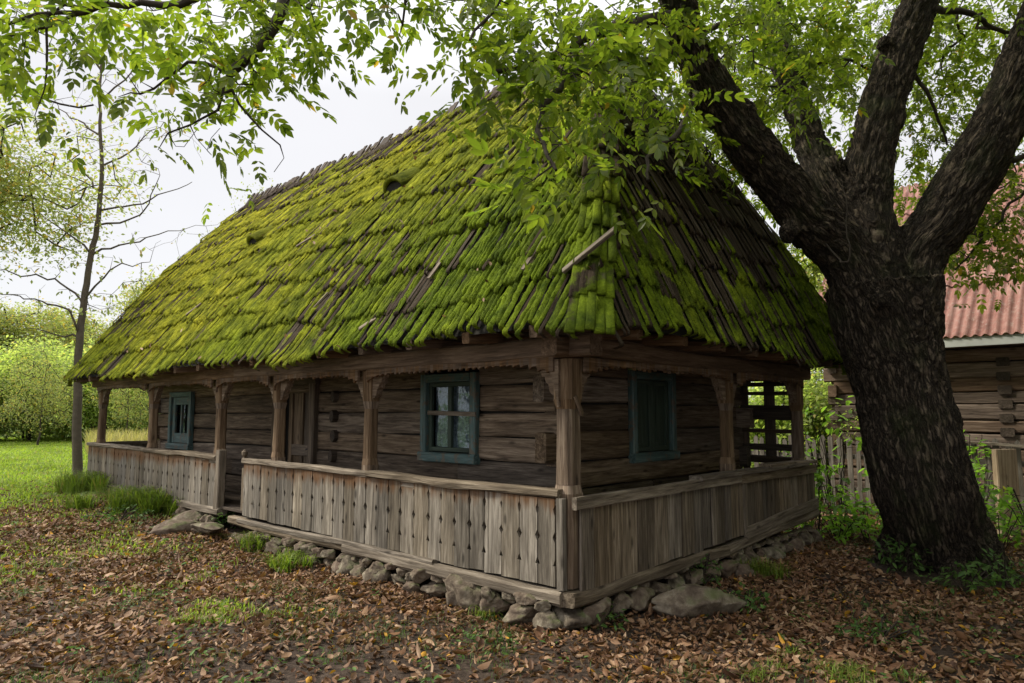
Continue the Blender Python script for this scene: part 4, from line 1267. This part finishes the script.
    # --- leaf anchors in clouds: (px, py, depth, rx, ry(px), rdepth, count)
    clouds = [
        # top-left overhang
        (250, 26, 5.1, 70, 38, .5, 27), (232, 75, 5.0, 55, 22, .3, 22), (300, 2, 5.0, 55, 22, .4, 18), (180, 5, 5.0, 80, 22, .4, 22), (60, 10, 4.7, 70, 26, .4, 28), (35, 50, 4.8, 36, 34, .4, 16), (205, 140, 5.1, 32, 18, .2, 8),
        (395, 0, 4.9, 55, 26, .4, 20), (135, 75, 5.3, 40, 25, .2, 5), (8, 85, 5.0, 20, 30, .3, 6), (300, 45, 5.0, 25, 25, .3, 7),
        # near hanging mass over the roof
        (520, 40, 5.0, 55, 52, .6, 52), (605, 32, 5.6, 75, 45, .7, 62), (566, 80, 4.9, 48, 32, .5, 26), (548, 135, 4.4, 30, 22, .3, 9), (625, 80, 5.4, 55, 32, .5, 22), (472, 18, 4.8, 38, 34, .4, 20), (640, 115, 5.0, 28, 20, .3, 5),
        (690, 20, 5.9, 45, 30, .5, 14), (528, 180, 4.3, 14, 14, .2, 4), (800, 90, 7.0, 50, 60, .4, 26), (585, 170, 4.4, 12, 12, .2, 3),
        (745, 30, 7.4, 55, 45, .6, 46), (800, 20, 7.6, 50, 45, .6, 40), (665, 60, 7.2, 50, 45, .5, 30), (725, 150, 8.2, 38, 32, .4, 34), (665, 120, 7.3, 35, 28, .4, 18), (690, 165, 7.6, 25, 14, .3, 4), (812, 262, 11.0, 22, 32, .5, 44), (640, 60, 6.4, 50, 60, .5, 30),
        # body of the crown
        (760, 50, 9.2, 100, 80, 1.2, 240), (705, 120, 10.2, 48, 45, 1.0, 70), (765, 165, 11.0, 50, 52, 1.2, 95), (840, 50, 10.2, 90, 90, 1.4, 190), (935, 60, 10.0, 80, 100, 1.2, 230), (955, 180, 10.2, 55, 70, 1.1, 140),
        (985, 232, 9.4, 50, 48, .8, 95), (1040, 120, 9.4, 60, 120, 1.2, 130), (795, 215, 11.8, 30, 45, .8, 34), (885, 140, 10.8, 50, 65, 1.0, 42), (970, 20, 9.6, 90, 60, 1.2, 90),
        # above the frame
        (560, -150, 5.8, 150, 90, 1.6, 90), (300, -170, 5.4, 260, 80, 1.3, 60), (800, -170, 8.0, 200, 110, 2.4, 260), (1000, -150, 8.5, 200, 120, 2.4, 260), (1200, 60, 8.6, 120, 220, 2.0, 200), (1150, 260, 7.5, 80, 100, 1.5, 50),
        (820, -450, 7.0, 300, 240, 3, 320), (1200, -400, 7.5, 300, 240, 3, 240), (1250, -100, 6.0, 200, 250, 2, 160),
    ]
    A = []
    for (px, py, d, rx, ry, rd, c) in clouds:
        u = RNG.normal(0, 1, (c, 3)); u /= np.linalg.norm(u, axis=1)[:, None]; u *= RNG.random((c, 1)) ** .42
        for (a_, b_, e_) in u:
            A.append(P(px + a_ * rx, py + b_ * ry, max(4.0, d + e_ * rd)))
    for (c, r_, k_) in (((3.4, 6.4, 7.6), (3.6, 3.4, 1.6), 520), ((6.6, 3.6, 4.8), (2.2, 2.6, 2.2), 380), ((5.4, 1.0, 6.2), (2.6, 2.2, 1.8), 260)):
        u = RNG.normal(0, 1, (k_, 3)); u /= np.linalg.norm(u, axis=1)[:, None]; u *= RNG.random((k_, 1)) ** .4
        q = np.array(c) + u * np.array(r_)
        # extra unseen crown leaves added to shade the gable side, kept above and beside the view
        vis = (np.abs(q[:, 0]) < q[:, 1] * .80) & (q[:, 2] < CAMH + q[:, 1] * .68)
        A += list(q[~vis] - base)
    tips = sk.connect(A, .13, .10)
    skip = np.zeros(len(sk.p), bool); skip[:main_n] = True
    sk.mesh('branches', M_TWIG, wal, .0024, 6, skip, cap=.045)
    TP = np.array([sk.p[i] for i in tips]); TD = tipdirs(sk, tips)
    leaves_at('crown', TP, TD, M_WLEAF, wal, 'compound', .80, 3, .35, .9)
walnut()

# ------------------------------------------------------------------ slender tree in front of the far corner of the house
def slender():
    root = empty('slender_tree', tuple(gpt(78, 480)), 0, 'slender bare-branched young tree with few leaves, left of the porch', 'tree')
    base = np.array(root.location); d = float(base[1]); P = lambda x, y, dd=0: at(x, y, d + dd) - base
    sk = Skeleton()
    tr = sk.path([np.array([0, 0, -.1]), P(77, 441), P(78, 378), P(80, 335), P(84, 303), P(91, 255), P(97, 226), P(102, 170), P(100, 130), P(101, 67), P(106, 30), P(107, 8)], .105, .012, -1, .2, .03)
    for pts in ([(102, 210), (150, 200), (192, 182)], [(102, 166), (130, 152), (164, 122)], [(90, 253), (60, 228), (38, 212)], [(95, 253), (130, 243), (185, 229)], [(82, 305), (60, 283), (0, 270), (-30, 265)],
                [(79, 335), (70, 311), (20, 296), (-15, 290)], [(79, 338), (27, 328)], [(100, 135), (70, 118), (55, 100)], [(100, 100), (125, 80), (150, 45)], [(101, 70), (80, 50), (70, 30)], [(100, 190), (75, 165), (60, 150)],
                [(98, 225), (140, 215), (160, 175)], [(84, 300), (110, 270), (150, 262)]):
        sk.path([P(x, y, (i * .25 * random.choice([-1, 1]))) for i, (x, y) in enumerate(pts)], .026, .006, 'near', .2, .15)
    A = []
    for _ in range(330):
        y = random.uniform(20, 330); spread = 20 + 75 * min(1, (y - 10) / 200)
        A.append(P(100 - .05 * max(0, y - 150) + random.gauss(0, .5) * spread * 1.3, y - random.random() * 10, random.gauss(0, .7)))
    tips = sk.connect(A, .2, .10)
    sk.mesh('trunk', M_SLIM, root, .0028, 8, cap=.03)
    sel = RNG.random(len(tips)) < .8
    tips = [t_ for t_, s in zip(tips, sel) if s]
    leaves_at('crown', np.array([sk.p[i] for i in tips]), tipdirs(sk, tips), M_YLEAF, root, 'leaf', .13, 2, .7, .9)
slender()

# ------------------------------------------------------------------ generic trees and bushes
def grow_tree(h, crown_r, crown_z0, n_anchor, trunk_r, seed, stems=1, oval=1.0):
    global RNG
    st = RNG; RNG = np.random.default_rng(seed)
    sk = Skeleton()
    for s in range(stems):
        a = RNG.random() * 6.28; off = np.array([math.cos(a), math.sin(a), 0]) * (.25 * crown_r * (stems > 1))
        lean = np.array([RNG.normal(0, .1), RNG.normal(0, .1), 0]) * h + off * .8
        sk.path([off * .3 + [0, 0, -.3], off * .5 + lean * .3 + [0, 0, h * .35], lean * .6 + off + [0, 0, h * .62], lean + off + [0, 0, h * .85]], trunk_r, trunk_r * .25, -1, h / 20, .1)
    u = RNG.normal(0, 1, (n_anchor, 3)); u /= np.linalg.norm(u, axis=1)[:, None]; u *= RNG.random((n_anchor, 1)) ** .38
    rough = .45 + 1.15 * (fbm(u * 2.4 + seed, 2) - .1)
    A = u * rough[:, None] * np.array([crown_r, crown_r, (h - crown_z0) / 2]) + np.array([0, 0, (h + crown_z0) / 2])
    tips = sk.connect(A, h / 22, .08)
    RNG = st
    return sk, tips
def make_tree(name, h, cr, z0, na, tr, seed, leafm, leafsize, per, stems=1, kind='quad', barkm=M_TWIG, spread=1.2):
    sk, tips = grow_tree(h, cr, z0, na, tr, seed, stems)
    root = empty(name)
    sk.mesh('trunk', barkm, root, .012, 5, cap=tr * .5)
    TP = np.array([sk.p[i] for i in tips]); TD = tipdirs(sk, tips)
    n = len(TP); K = per
    # leaves in loose sprays around each tip
    pos = np.repeat(TP, K, 0) + RNG.normal(0, cr * .11, (n * K, 3))
    leaves_at('crown', pos[pos[:, 2] > .05], np.repeat(TD, K, 0)[pos[:, 2] > .05], leafm, root, kind, leafsize, 1, .2, spread)
    return root
def copy_tree(src, loc, rz, sc):
    c = src.copy(); COL.objects.link(c); c.location = loc; c.rotation_euler = (0, 0, rz); c.scale = sc
    for ch in list(src.children):
        d = ch.copy(); COL.objects.link(d); d.parent = c
    return c
protos = {
    'bush': make_tree('bush', 4.6, 2.7, .1, 260, .06, 31, M_BLEAF, .21, 72, 5),
    'willow': make_tree('bush', 5.6, 3.0, .2, 280, .07, 34, M_BLEAF, .19, 72, 6),
    'tree': make_tree('leafy_tree', 9.5, 3.4, 1.2, 300, .16, 37, M_YLEAF, .21, 80, 1),
    'airy': make_tree('airy_tree', 9.0, 3.3, 1.4, 300, .09, 41, M_YLEAF, .13, 34, 1),
}
protos['edge'] = make_tree('leaning_tree', 8.8, 2.9, 4.4, 330, .06, 47, M_YLEAF, .10, 85, 1)
used = set()

def plant(kind, px, d, sx, sz, rz, label, group=None):
    x = (px - 512) / 706 * d; loc = (x, d, float(gz(x, d)) - .05)
    src = protos[kind]
    if kind not in used:
        used.add(kind); o = src; o.location = loc; o.rotation_euler = (0, 0, rz); o.scale = (sx, sx, sz)
    else: o = copy_tree(src, loc, rz, (sx, sx, sz))
    tag(o, label, 'bush' if kind in ('bush', 'willow') else 'tree', group)
    return o
plant('bush', -22, 36, 1.0, .95, .3, 'rounded green bush at the left end of the shrub row past the lawn', 'bushes past the lawn')
plant('willow', 28, 37, 1.05, .95, 1.3, 'dense green bush behind the lawn, left of the slender tree trunk', 'bushes past the lawn')
plant('bush', 62, 41, 1.1, 1.25, 2.0, 'tall green bush directly behind the slender tree trunk', 'bushes past the lawn')
plant('willow', 100, 37, 1.0, .9, 3.1, 'green bush seen just behind the first two porch posts', 'bushes past the lawn')
plant('bush', 142, 41, 1.0, 1.2, 4.1, 'tall bush seen past the porch end beside the log wall', 'bushes past the lawn')
plant('bush', -75, 33, 1.0, 1.2, 5.1, 'large green bush partly cut off by the left picture edge', 'bushes past the lawn')
plant('tree', 8, 52, 1.2, 1.12, .5, 'pale yellow-green tree rising behind the bushes at far left', 'trees behind the bushes')
plant('tree', 70, 58, 1.15, 1.15, 1.9, 'yellow-green tree behind the slender trunk, between two others', 'trees behind the bushes')
plant('airy', 118, 52, 1.0, 1.05, 2.9, 'thin airy tree behind the roof corner, right of the slender trunk', 'trees behind the bushes')
plant('tree', 165, 60, 1.3, 1.5, 3.9, 'pale tree whose top shows over the low roof slope', 'trees behind the bushes')
plant('airy', 205, 52, 1.0, 1.25, .9, 'loose tree mostly hidden behind the roof slope', 'trees behind the bushes')
plant('airy', 250, 40, .9, 1.55, 5.0, 'small tree crown peeking over the upper end of the roof ridge', 'trees behind the bushes')
plant('tree', -70, 48, 1.2, 1.35, 2.2, 'pale tree cut by the left edge behind the bushes', 'trees behind the bushes')
plant('edge', -66, 15, 1, 1, 1.1, 'tree with fine yellowing leaves filling the left edge below the walnut twigs')
# trees behind the barn, right
plant('tree', 800, 34, 1.0, 1.1, 1.2, 'tree behind the house seen through the gap beside the leaning limb', 'trees behind the barn')
plant('tree', 905, 36, 1.1, 1.15, 2.7, 'tall tree rising behind the red barn roof', 'trees behind the barn')

plant('bush', 792, 15.5, .55, .62, .2, 'bright green bush glimpsed through the slatted porch screen')
plant('willow', 838, 15.0, .5, .5, 1.2, 'green bush between the house eave and the barn corner')
plant('airy', 40, 31, .55, .5, .7, 'small loose shrub-like tree in front of the left bushes')
plant('airy', 128, 33, .5, .55, 2.2, 'small loose tree seen between the first two porch posts')
for x_, y_, sc_, rz_, lb in ((10.5, 1.5, 1.25, .4, 'unseen tree added right of the yard to block sky light, nearest the walnut'), (7.5, -4.5, 1.3, 2.4, 'unseen tree added to block sky light, farthest from the house'), (14.0, 6.5, 1.2, 4.4, 'unseen tree added beside the barn yard beyond the right edge to block sky light')):  # trees added out of view to keep sky light off the gable side
    o = copy_tree(protos['tree'], (x_, y_, 0), rz_, (sc_ * 1.3, sc_ * 1.3, sc_)); tag(o, lb, 'tree', 'unseen trees added to shade the gable side')

# ------------------------------------------------------------------ barn behind on the right
barn = empty('log_barn', HC, R(47), 'log barn with rusty red corrugated roof behind the walnut tree', 'barn')
BV = 10.1; BU0, BU1 = -9, 1.25
log_wall('wall', 'u', BV, BU0, BU1, 0, 2.98, seed=44, parent=barn, mat=M_LOGFAR, h0=.24, th=.16)
log_wall('wall', 'v', BU1, BV, BV + 7, 0, 2.98, seed=45, parent=barn, mat=M_LOGFAR, h0=.24, th=.16, flip=1)
ckb = MB(); ckb.beam((BV + .06, BU0, 1.5), (BV + .06, BU1 - .1, 1.5), .05, 2.9, ch=.01); ckb.build('chinking', M_DARK, barn)
def corr_sheet(v0, z0, v1, z1, u0, u1, lift):
    pitch = .145; n = int((u1 - u0) / pitch * 6); U = np.linspace(u0, u1, n); Z = .028 * np.sin(2 * np.pi * U / pitch)
    d = np.array([v1 - v0, 0, z1 - z0]); d /= np.linalg.norm(d); N = np.array([-d[2], 0, d[0]])
    rows = []
    for t in np.linspace(0, 1, 4):
        base = np.array([v0 + (v1 - v0) * t, 0, z0 + (z1 - z0) * t]); rows.append(np.stack([base[0] + N[0] * (Z + lift), U, base[2] + N[2] * (Z + lift)], -1))
    V = np.array(rows).reshape(-1, 3); i, j = np.meshgrid(np.arange(3), np.arange(n - 1), indexing='ij'); q = (i * n + j).ravel()
    return V, np.stack([q, q + 1, q + n + 1, q + n], -1)
RVv, RZz = BV - .55, 3.02
Vs, Fs, b = [], [], 0
rv = lambda s: (RVv + s, RZz + s * .92)
for s0, s1, lf in ((0, 1.25, .0), (1.15, 2.4, .03), (2.3, 3.55, .0), (3.45, 4.5, .03)):
    p, q = rv(s0), rv(s1); V, F = corr_sheet(p[0], p[1], q[0], q[1], BU0 - .4, BU1 + .5, lf + .03); Vs.append(V); Fs.append(F + b); b += len(V)
rf = arr_mesh('roof', np.vstack(Vs), np.vstack(Fs), M_TIN, barn, None, True)
p, q = rv(4.5), (RVv + 9.0, RZz); V, F = corr_sheet(p[0], p[1], q[0], q[1], BU0 - .4, BU1 + .5, .03); arr_mesh('roof', V, F, M_TIN, barn, None, True)
fb = MB(); fb.beam((RVv + .03, BU0 - .4, RZz - .075), (RVv + .03, BU1 + .5, RZz - .075), .03, .16); fb.build('fascia', M_FASCIA, barn)
sf = MB(); sf.beam((RVv + .3, BU0 - .3, RZz - .06), (RVv + .3, BU1 + .4, RZz - .06), .5, .02, ch=.01); sf.build('soffit', M_DARKW, barn)
# column of dovetail ends
z = .2
while z < 2.75:
    jt = MB(); jt.beam((BV - .115, -1.56, z), (BV + .02, -1.56, z), .2, .15, ch=.1, jit=.01); z += .24; jt.build('log_end', M_DARKW, barn)
# find u so that the column lands right of the trunk

# ------------------------------------------------------------------ picket fence
fence = empty('picket_fence', HC, R(47), 'weathered grey picket fence running behind the walnut trunk', 'fence')
FV = 8.7
rs = random.Random(77); u = -6.6; i = 0
while u < 3.4:
    wd = rs.uniform(.07, .1); zt = 1.29 + rs.uniform(-.04, .05); x = FV + rs.uniform(-.01, .01); ti = rs.uniform(-.02, .02)
    mb = MB(); mb.poly([(-wd / 2, .08), (wd / 2, .08), (wd / 2 + ti, zt - .04), (ti, zt), (-wd / 2 + ti, zt - .05)], (x, u, 0), (0, 1, 0), (0, 0, 1), .022)
    if i < 90: mb.build('picket', M_PICK, fence)
    u += wd + rs.uniform(.045, .075); i += 1
mb = MB()
for z in (.38, .95): mb.beam((FV + .04, -6.7, z), (FV + .04, 3.5, z), .05, .08, seg=10, jit=.02)
mb.build('fence_rail', M_PICK, fence)
for u in (-4.6, -2.4, -.2, 2.0):
    mb = MB(); mb.beam((FV + .09, u, 0), (FV + .09, u, 1.3), .1, .1, up=(0, 1, 0)); mb.build('fence_post', M_PICK, fence)
cp = MB(); cp.beam((FV - .10, -3.6, 1.12), (FV - .10, -.3, 1.32), .14, .035, seg=8, jit=.02); cp.build('cap_board', M_RAIL, fence)
p = at(1006, 480, 10.3)
wp = MB(); wp.beam((0, 0, -.1), (0, 0, 1.2), .34, .1, up=(0, 1, 0), seg=4, jit=.01)
o = wp.build('wooden_post', M_PALEW); o.location = (p[0], p[1], 0); o.rotation_euler = (0, 0, R(10)); tag(o, 'broad pale wooden board post right of the walnut trunk', 'post')

# ------------------------------------------------------------------ rocks and steps
def rock_at(px, py, size, seed, label, rz=0, cat='rock', dz=0, name='boulder', group=None):
    p = gpt(px, py); o = stone(name, (p[0], p[1], p[2] + dz), size, seed, rz); tag(o, label, cat, group); return o
rock_at(198, 522, (1.15, .75, .44), 401, 'flat mossy stepping stone nearest the porch entrance', .3, 'stone', .03, 'stepping_stone')
rock_at(173, 532, (.95, .6, .26), 402, 'low flat stone in front of the mossy stepping stone', .5, 'stone', .02, 'stepping_stone')
rock_at(208, 533, (.5, .35, .2), 403, 'small flat stone beside the two stepping stones', .1, 'stone', .01, 'stepping_stone')
p = hw(-.28, 5.95, .20); o = stone('doorstep', tuple(p), (.34, .95, .17), 404, R(47)); tag(o, 'worn flat doorstep slab in the gap of the porch railing', 'step')
rock_at(692, 612, (1.15, .6, .42), 405, 'large half-buried mossy boulder by the right side foundation', .35, 'rock', .04)
rock_at(770, 560, (.5, .35, .3), 406, 'grey rock leaning on the foundation near the far right post', .2, 'rock', .05)
rock_at(797, 552, (.3, .24, .26), 407, 'small reddish rock at the end of the right railing', 1.0, 'rock', .05)
rock_at(745, 575, (.45, .3, .26), 408, 'rounded rock between the mossy boulder and the far post', .6, 'rock', .03)
rock_at(480, 598, (.36, .26, .34), 409, 'angular grey rock upright against the front foundation', .9, 'rock', .06)
rock_at(551, 606, (.26, .2, .15), 410, 'small smooth stone below the house corner', .4, 'rock', .03)
rock_at(523, 604, (.3, .22, .16), 411, 'rounded stone left of the house corner base', 1.2, 'rock', .03)
rock_at(372, 578, (.28, .2, .14), 412, 'flat dark stone under the middle of the front railing', .2, 'rock', .03)

# ------------------------------------------------------------------ litter, grass, weeds
def in_house(x, y, m=0.0):
    a = R(47); dx, dy = x - HC[0], y - HC[1]; v = dx * math.cos(a) + dy * math.sin(a); u = -dx * math.sin(a) + dy * math.cos(a)
    return (v > -m) & (v < W + m) & (u > -m) & (u < LEN + m)
def frustum_pts(n, y0, y1, p=1.0):
    y = y0 + (y1 - y0) * RNG.random(n) ** p; x = (RNG.random(n) * 2 - 1) * (y * .86 + 2.6)
    return x, y
def litter():
    N = 600000
    x, y = frustum_pts(N, 3.0, 17, .62)
    dens = fbm(np.stack([x * 1.2, y * 1.2, x * 0], -1), 3)
    lw = np.clip(lawn(x, y), 0, 1)
    keep = (1 - .93 * lw) * (.50 + .50 * smooth(.36, .54, dens))
    # bare muddy patch in front
    pc = gpt(335, 668); mud = np.exp(-(((x - pc[0]) / 1.3) ** 2 + ((y - pc[1]) / .8) ** 2)); keep *= 1 - .80 * mud
    pc2 = gpt(350, 610); mud = np.exp(-(((x - pc2[0]) / .8) ** 2 + ((y - pc2[1]) / .35) ** 2)); keep *= 1 - .45 * mud
    keep = np.where(x > 1.2, keep * 1.0, keep) * smooth(18, 13, y) * .66
    ok = (RNG.random(N) < keep) & ~in_house(x, y, .02) & (np.hypot(x - 4.73, y - 7.9) > .75)
    x, y = x[ok], y[ok]; n = len(x)
    z = gz(x, y) + (fbm(np.stack([x * 4, y * 4, x * 0], -1), 3) - .5) * .05 + RNG.random(n) ** 1.5 * .035 + .006
    Vs, Fs, b = [], [], 0
    for k in range(6):
        L, W_, fo_, cu = [(1, .42, .16, .25), (1, .36, .3, -.3), (1, .5, .1, .5), (1, .3, .35, .15), (.9, .55, .22, -.2), (1, .26, .2, .6)][k]
        T, F = leaflet(L, W_, fo_, cu); T = T - np.array([L / 2, 0, 0])
        s = np.arange(n) % 6 == k; m = s.sum()
        Rm = rotm(RNG.random(m) * 6.28, RNG.normal(0, .32, m), RNG.normal(0, .5, m) + (RNG.random(m) < .35) * math.pi)
        V, FF = inst(T, F, np.stack([x[s], y[s], z[s]], -1), Rm, RNG.uniform(.03, .075, m) * np.where(RNG.random(m) < .12, 1.7, 1) * (1 + .25 * (RNG.random(m) < .1)))
        Vs.append(V); Fs.append(FF + b); b += len(V)
    tag(arr_mesh('fallen_leaves', np.vstack(Vs), np.vstack(Fs), M_LITTER), 'brown fallen walnut leaves carpeting the ground', 'fallen leaves', None, 'stuff')
    return n
NL = litter()

def blades(name, x, y, h, w_, mat, lean=.35, parent=None, base=None):
    n = len(x); z = gz(x, y) - .01
    a = RNG.random(n) * 6.28; dx, dy = np.cos(a), np.sin(a); ln = np.abs(RNG.normal(lean, lean * .5, n)) * h
    lx, ly = np.cos(a + 1.57) * ln, np.sin(a + 1.57) * ln
    B = np.stack([x, y, z], -1); off = np.array(base if base is not None else (0, 0, 0))
    s = np.stack([dx * w_ / 2, dy * w_ / 2, 0 * dx], -1)
    m = B + np.stack([lx * .3, ly * .3, h * .6], -1); t_ = B + np.stack([lx, ly, h * (1 - .35 * lean)], -1)
    V = np.stack([B - s, B + s, m + s * .8, m - s * .8, t_], 1) - off
    q = np.arange(n)[:, None] * 5
    F = np.concatenate([q + np.array([[0, 1, 2]]), q + np.array([[0, 2, 3]]), q + np.array([[3, 2, 4]])], 0)
    return arr_mesh(name, V.reshape(-1, 3), F, mat, parent)
def lawn_grass():
    N = 300000
    y = 6 + 36 * RNG.random(N) ** 1.6; x = -(y + 3) * (.1 + .80 * RNG.random(N))
    lw = np.clip(lawn(x, y), 0, 1)
    patch = smooth(.52, .66, fbm(np.stack([x * 1.1 + 9, y * 1.1, x * 0], -1), 3))
    ok = (RNG.random(N) < np.maximum(lw, .35 * patch)) & ~in_house(x, y, .05)
    x, y = x[ok], y[ok]; n = len(x)
    h = RNG.uniform(.04, .10, n) * (1 + .01 * y); w_ = .006 + .0009 * y
    a = blades('lawn_grass', x, y, h, w_, M_GRASS, .5)
    tag(a, 'short bright green lawn grass left of the house', 'grass', None, 'stuff')
    # sparse tufts among the leaves
    C = 1500; cy = 3.2 + 8 * RNG.random(C) ** .8; cx = (RNG.random(C) * 2 - 1) * (cy * .8 + 2)
    k = fbm(np.stack([cx * .9 + 30, cy * .9, cx * 0], -1), 3); ok = (k + .10 * smooth(.5, -4, cx) > .54) & ~in_house(cx, cy, .05); cx, cy = cx[ok], cy[ok]
    x = np.repeat(cx, 42) + RNG.normal(0, .09, len(cx) * 42); y = np.repeat(cy, 42) + RNG.normal(0, .09, len(cx) * 42)
    ok = ~in_house(x, y, .02); x, y = x[ok], y[ok]
    a = blades('sparse_grass', x, y, RNG.uniform(.03, .09, len(x)), .004, M_WEED, .7)
    tag(a, 'sparse grass sprouting through the fallen leaves', 'grass', None, 'stuff')
lawn_grass()
def small_weeds():
    C = 420; cy = 3.4 + 7.5 * RNG.random(C); cx = (RNG.random(C) * 2 - 1) * cy * .8
    k = fbm(np.stack([cx * .8 + 70, cy * .8, cx * 0], -1), 3); ok = (k > .49) & ~in_house(cx, cy, .1); cx, cy = cx[ok], cy[ok]; n = len(cx) * 9
    x = np.repeat(cx, 9) + RNG.normal(0, .07, n); y = np.repeat(cy, 9) + RNG.normal(0, .07, n)
    P = np.stack([x, y, gz(x, y) + RNG.uniform(.01, .07, n)], -1)
    V, F = inst(LT, LF, P, rotm(RNG.random(n) * 6.28, RNG.normal(-.1, .35, n), RNG.normal(0, .3, n)), RNG.uniform(.03, .06, n))
    tag(arr_mesh('small_weeds', V, F, M_WEED), 'small green weeds among the fallen leaves', 'weeds', None, 'stuff')
small_weeds()

def tuft(px, py, rad, n, hmin, hmax, label, mat=M_TUFT, name='grass_tuft', cat='grass tuft', w_=.014, group='grass tufts along the porch', lean=.95):
    p = gpt(px, py); o = empty(name, tuple(p), 0, label, cat, group)
    n = int(n * 1.7); kx = RNG.normal(0, rad * .5, max(4, n // 45)); ky = RNG.normal(0, rad * .35, len(kx)); ki = RNG.integers(0, len(kx), n)
    x = p[0] + kx[ki] + RNG.normal(0, .05, n); y = p[1] + ky[ki] + RNG.normal(0, .05, n)
    D.objects.remove(o)
    b = blades(name, x, y, RNG.uniform(hmin, hmax, n), w_, mat, lean, None, p); b.location = tuple(p); tag(b, label, cat, group)
    return b
tuft(88, 492, .6, 520, .3, .62, 'long green grass tuft at the foot of the slender tree')
tuft(110, 504, .6, 260, .2, .45, 'grass tuft below the left end of the far railing')
tuft(150, 511, .6, 600, .3, .62, 'thick grass tuft below the middle of the far railing')
tuft(174, 513, .45, 380, .25, .5, 'grass tuft right of the thick one, behind the stepping stones')
tuft(264, 549, .3, 190, .15, .34, 'grass tuft right of the doorstep below the near railing')
tuft(292, 566, .3, 170, .12, .30, 'loose grass tuft under the near railing, right of the doorstep tuft')
tuft(485, 616, .14, 90, .08, .18, 'small pale grass tuft at the upright grey rock', w_=.006)
tuft(765, 575, .25, 160, .1, .28, 'thin grass tuft by the right foundation rocks', w_=.007)
tuft(790, 672, .3, 150, .06, .13, 'low grass tuft near the bottom edge right of the middle', w_=.006)
tuft(850, 675, .3, 120, .06, .12, 'low grass tuft near the bottom edge under the walnut tree', w_=.006)

def herb(px, py, h, rad, nstem, lsize, mat, label, name='leafy_plant', cat='plant', group=None, d=None, kind='leaf', per=3):
    p = gpt(px, py) if d is None else np.array([*((at(px, py, d))[:2]), 0.0])
    if d is not None: p[2] = float(gz(p[0], p[1]))
    o = empty(name, tuple(p), 0, label, cat, group)
    sk = Skeleton(); r0 = sk.add((0, 0, -.02), -1, .0)
    for s in range(nstem):
        a = random.random() * 6.28; q = random.uniform(.2, 1) * rad; hh = h * random.uniform(.5, 1)
        sk.path([np.array([math.cos(a) * q * .15, math.sin(a) * q * .15, 0]), np.array([math.cos(a) * q * .6, math.sin(a) * q * .6, hh * .6]), np.array([math.cos(a) * q, math.sin(a) * q, hh])], .006, .0065, 0, .08, .1)
    A = []
    for _ in range(nstem * 8):
        a = random.random() * 6.28; q = rad * random.random() ** .6; A.append((math.cos(a) * q, math.sin(a) * q, h * random.uniform(.15, 1.05) * (1 - .25 * q / rad)))
    tips = sk.connect(A, .07, .05)
    sk.mesh('stem', M_TWIG, o, .0022, 4, cap=.01)
    leaves_at('leaves', np.array([sk.p[i] for i in tips]), tipdirs(sk, tips), mat, o, kind, lsize, per, .2, .9)
    return o
herb(838, 500, 2.1, .75, 9, .14, M_PLANT, 'bright green sapling filling the gap between house and walnut trunk', 'sapling', 'sapling', None, 10.6)
herb(818, 520, 1.1, .5, 7, .13, M_PLANT, 'leafy young shoots at the picket fence beside the house corner', 'sapling', 'sapling', None, 10.3)
herb(838, 530, .6, .7, 9, .13, M_PLANT, 'low bright undergrowth clump in front of the picket fence', 'undergrowth_clump', 'plant', None, 9.8)
herb(868, 520, .55, .5, 7, .12, M_PLANT, 'leafy clump left of the walnut trunk base', 'undergrowth_clump', 'plant', None, 9.6)
herb(978, 520, 1.2, .4, 6, .12, M_PLANT, 'bright sapling just right of the walnut trunk', 'sapling', 'sapling', None, 10.0)
herb(1000, 540, .6, .6, 8, .12, M_PLANT, 'low leafy clump right of the walnut trunk under the pale post', 'undergrowth_clump', 'plant', None, 9.0)
herb(965, 420, 1.6, .35, 5, .13, M_PLANT, 'tall thin shoot rising behind the walnut trunk', 'sapling', 'sapling', None, 10.8)
herb(1040, 540, .9, .6, 8, .12, M_PLANT, 'leafy clump at the right picture edge by the fence', 'undergrowth_clump', 'plant', None, 8.8)
herb(900, 572, .42, .28, 7, .075, M_WEED, 'dark ivy clump at the left foot of the walnut trunk', 'ivy_clump', 'ivy')
herb(965, 592, .28, .3, 6, .07, M_WEED, 'low ivy patch in front of the walnut trunk base', 'ivy_clump', 'ivy')
herb(1005, 585, .3, .35, 7, .07, M_WEED, 'ivy patch right of the walnut roots', 'ivy_clump', 'ivy')
herb(625, 588, .42, .26, 6, .10, M_WEED, 'broad-leaved green plant growing at the corner of the foundation', 'leafy_plant', 'plant')
herb(598, 626, .2, .22, 6, .06, M_WEED, 'low blue-green weed in front of the house corner', 'leafy_plant', 'plant')
herb(745, 610, .2, .2, 5, .06, M_WEED, 'small weed at the right end of the mossy boulder', 'leafy_plant', 'plant')
herb(232, 528, .28, .3, 7, .06, M_WEED, 'dark leafy weed below the doorstep slab', 'leafy_plant', 'plant')
herb(120, 520, .22, .5, 8, .06, M_WEED, 'low leafy weed patch left of the stepping stones', 'leafy_plant', 'plant')
herb(700, 590, .35, .2, 5, .05, M_WEED, 'thin weed growing on the mossy boulder', 'leafy_plant', 'plant')
herb(880, 640, .14, .3, 7, .05, M_WEED, 'low round-leaved weed in the leaves below the trunk', 'leafy_plant', 'plant')
# dry grass strip seen through the far end of the porch
y = RNG.uniform(24, 30, 2600); x = -y * RNG.uniform(.49, .60, 2600)
tag(blades('dry_grass', x, y, RNG.uniform(.3, 1.0, 2600), .03, M_DRY, .25), 'tall straw-yellow dry grass seen past the porch end', 'grass', None, 'stuff')
print('litter', NL, 'objs', len(bpy.data.objects), 'tris', sum(len(o.data.polygons) for o in bpy.data.objects if o.type == 'MESH'))
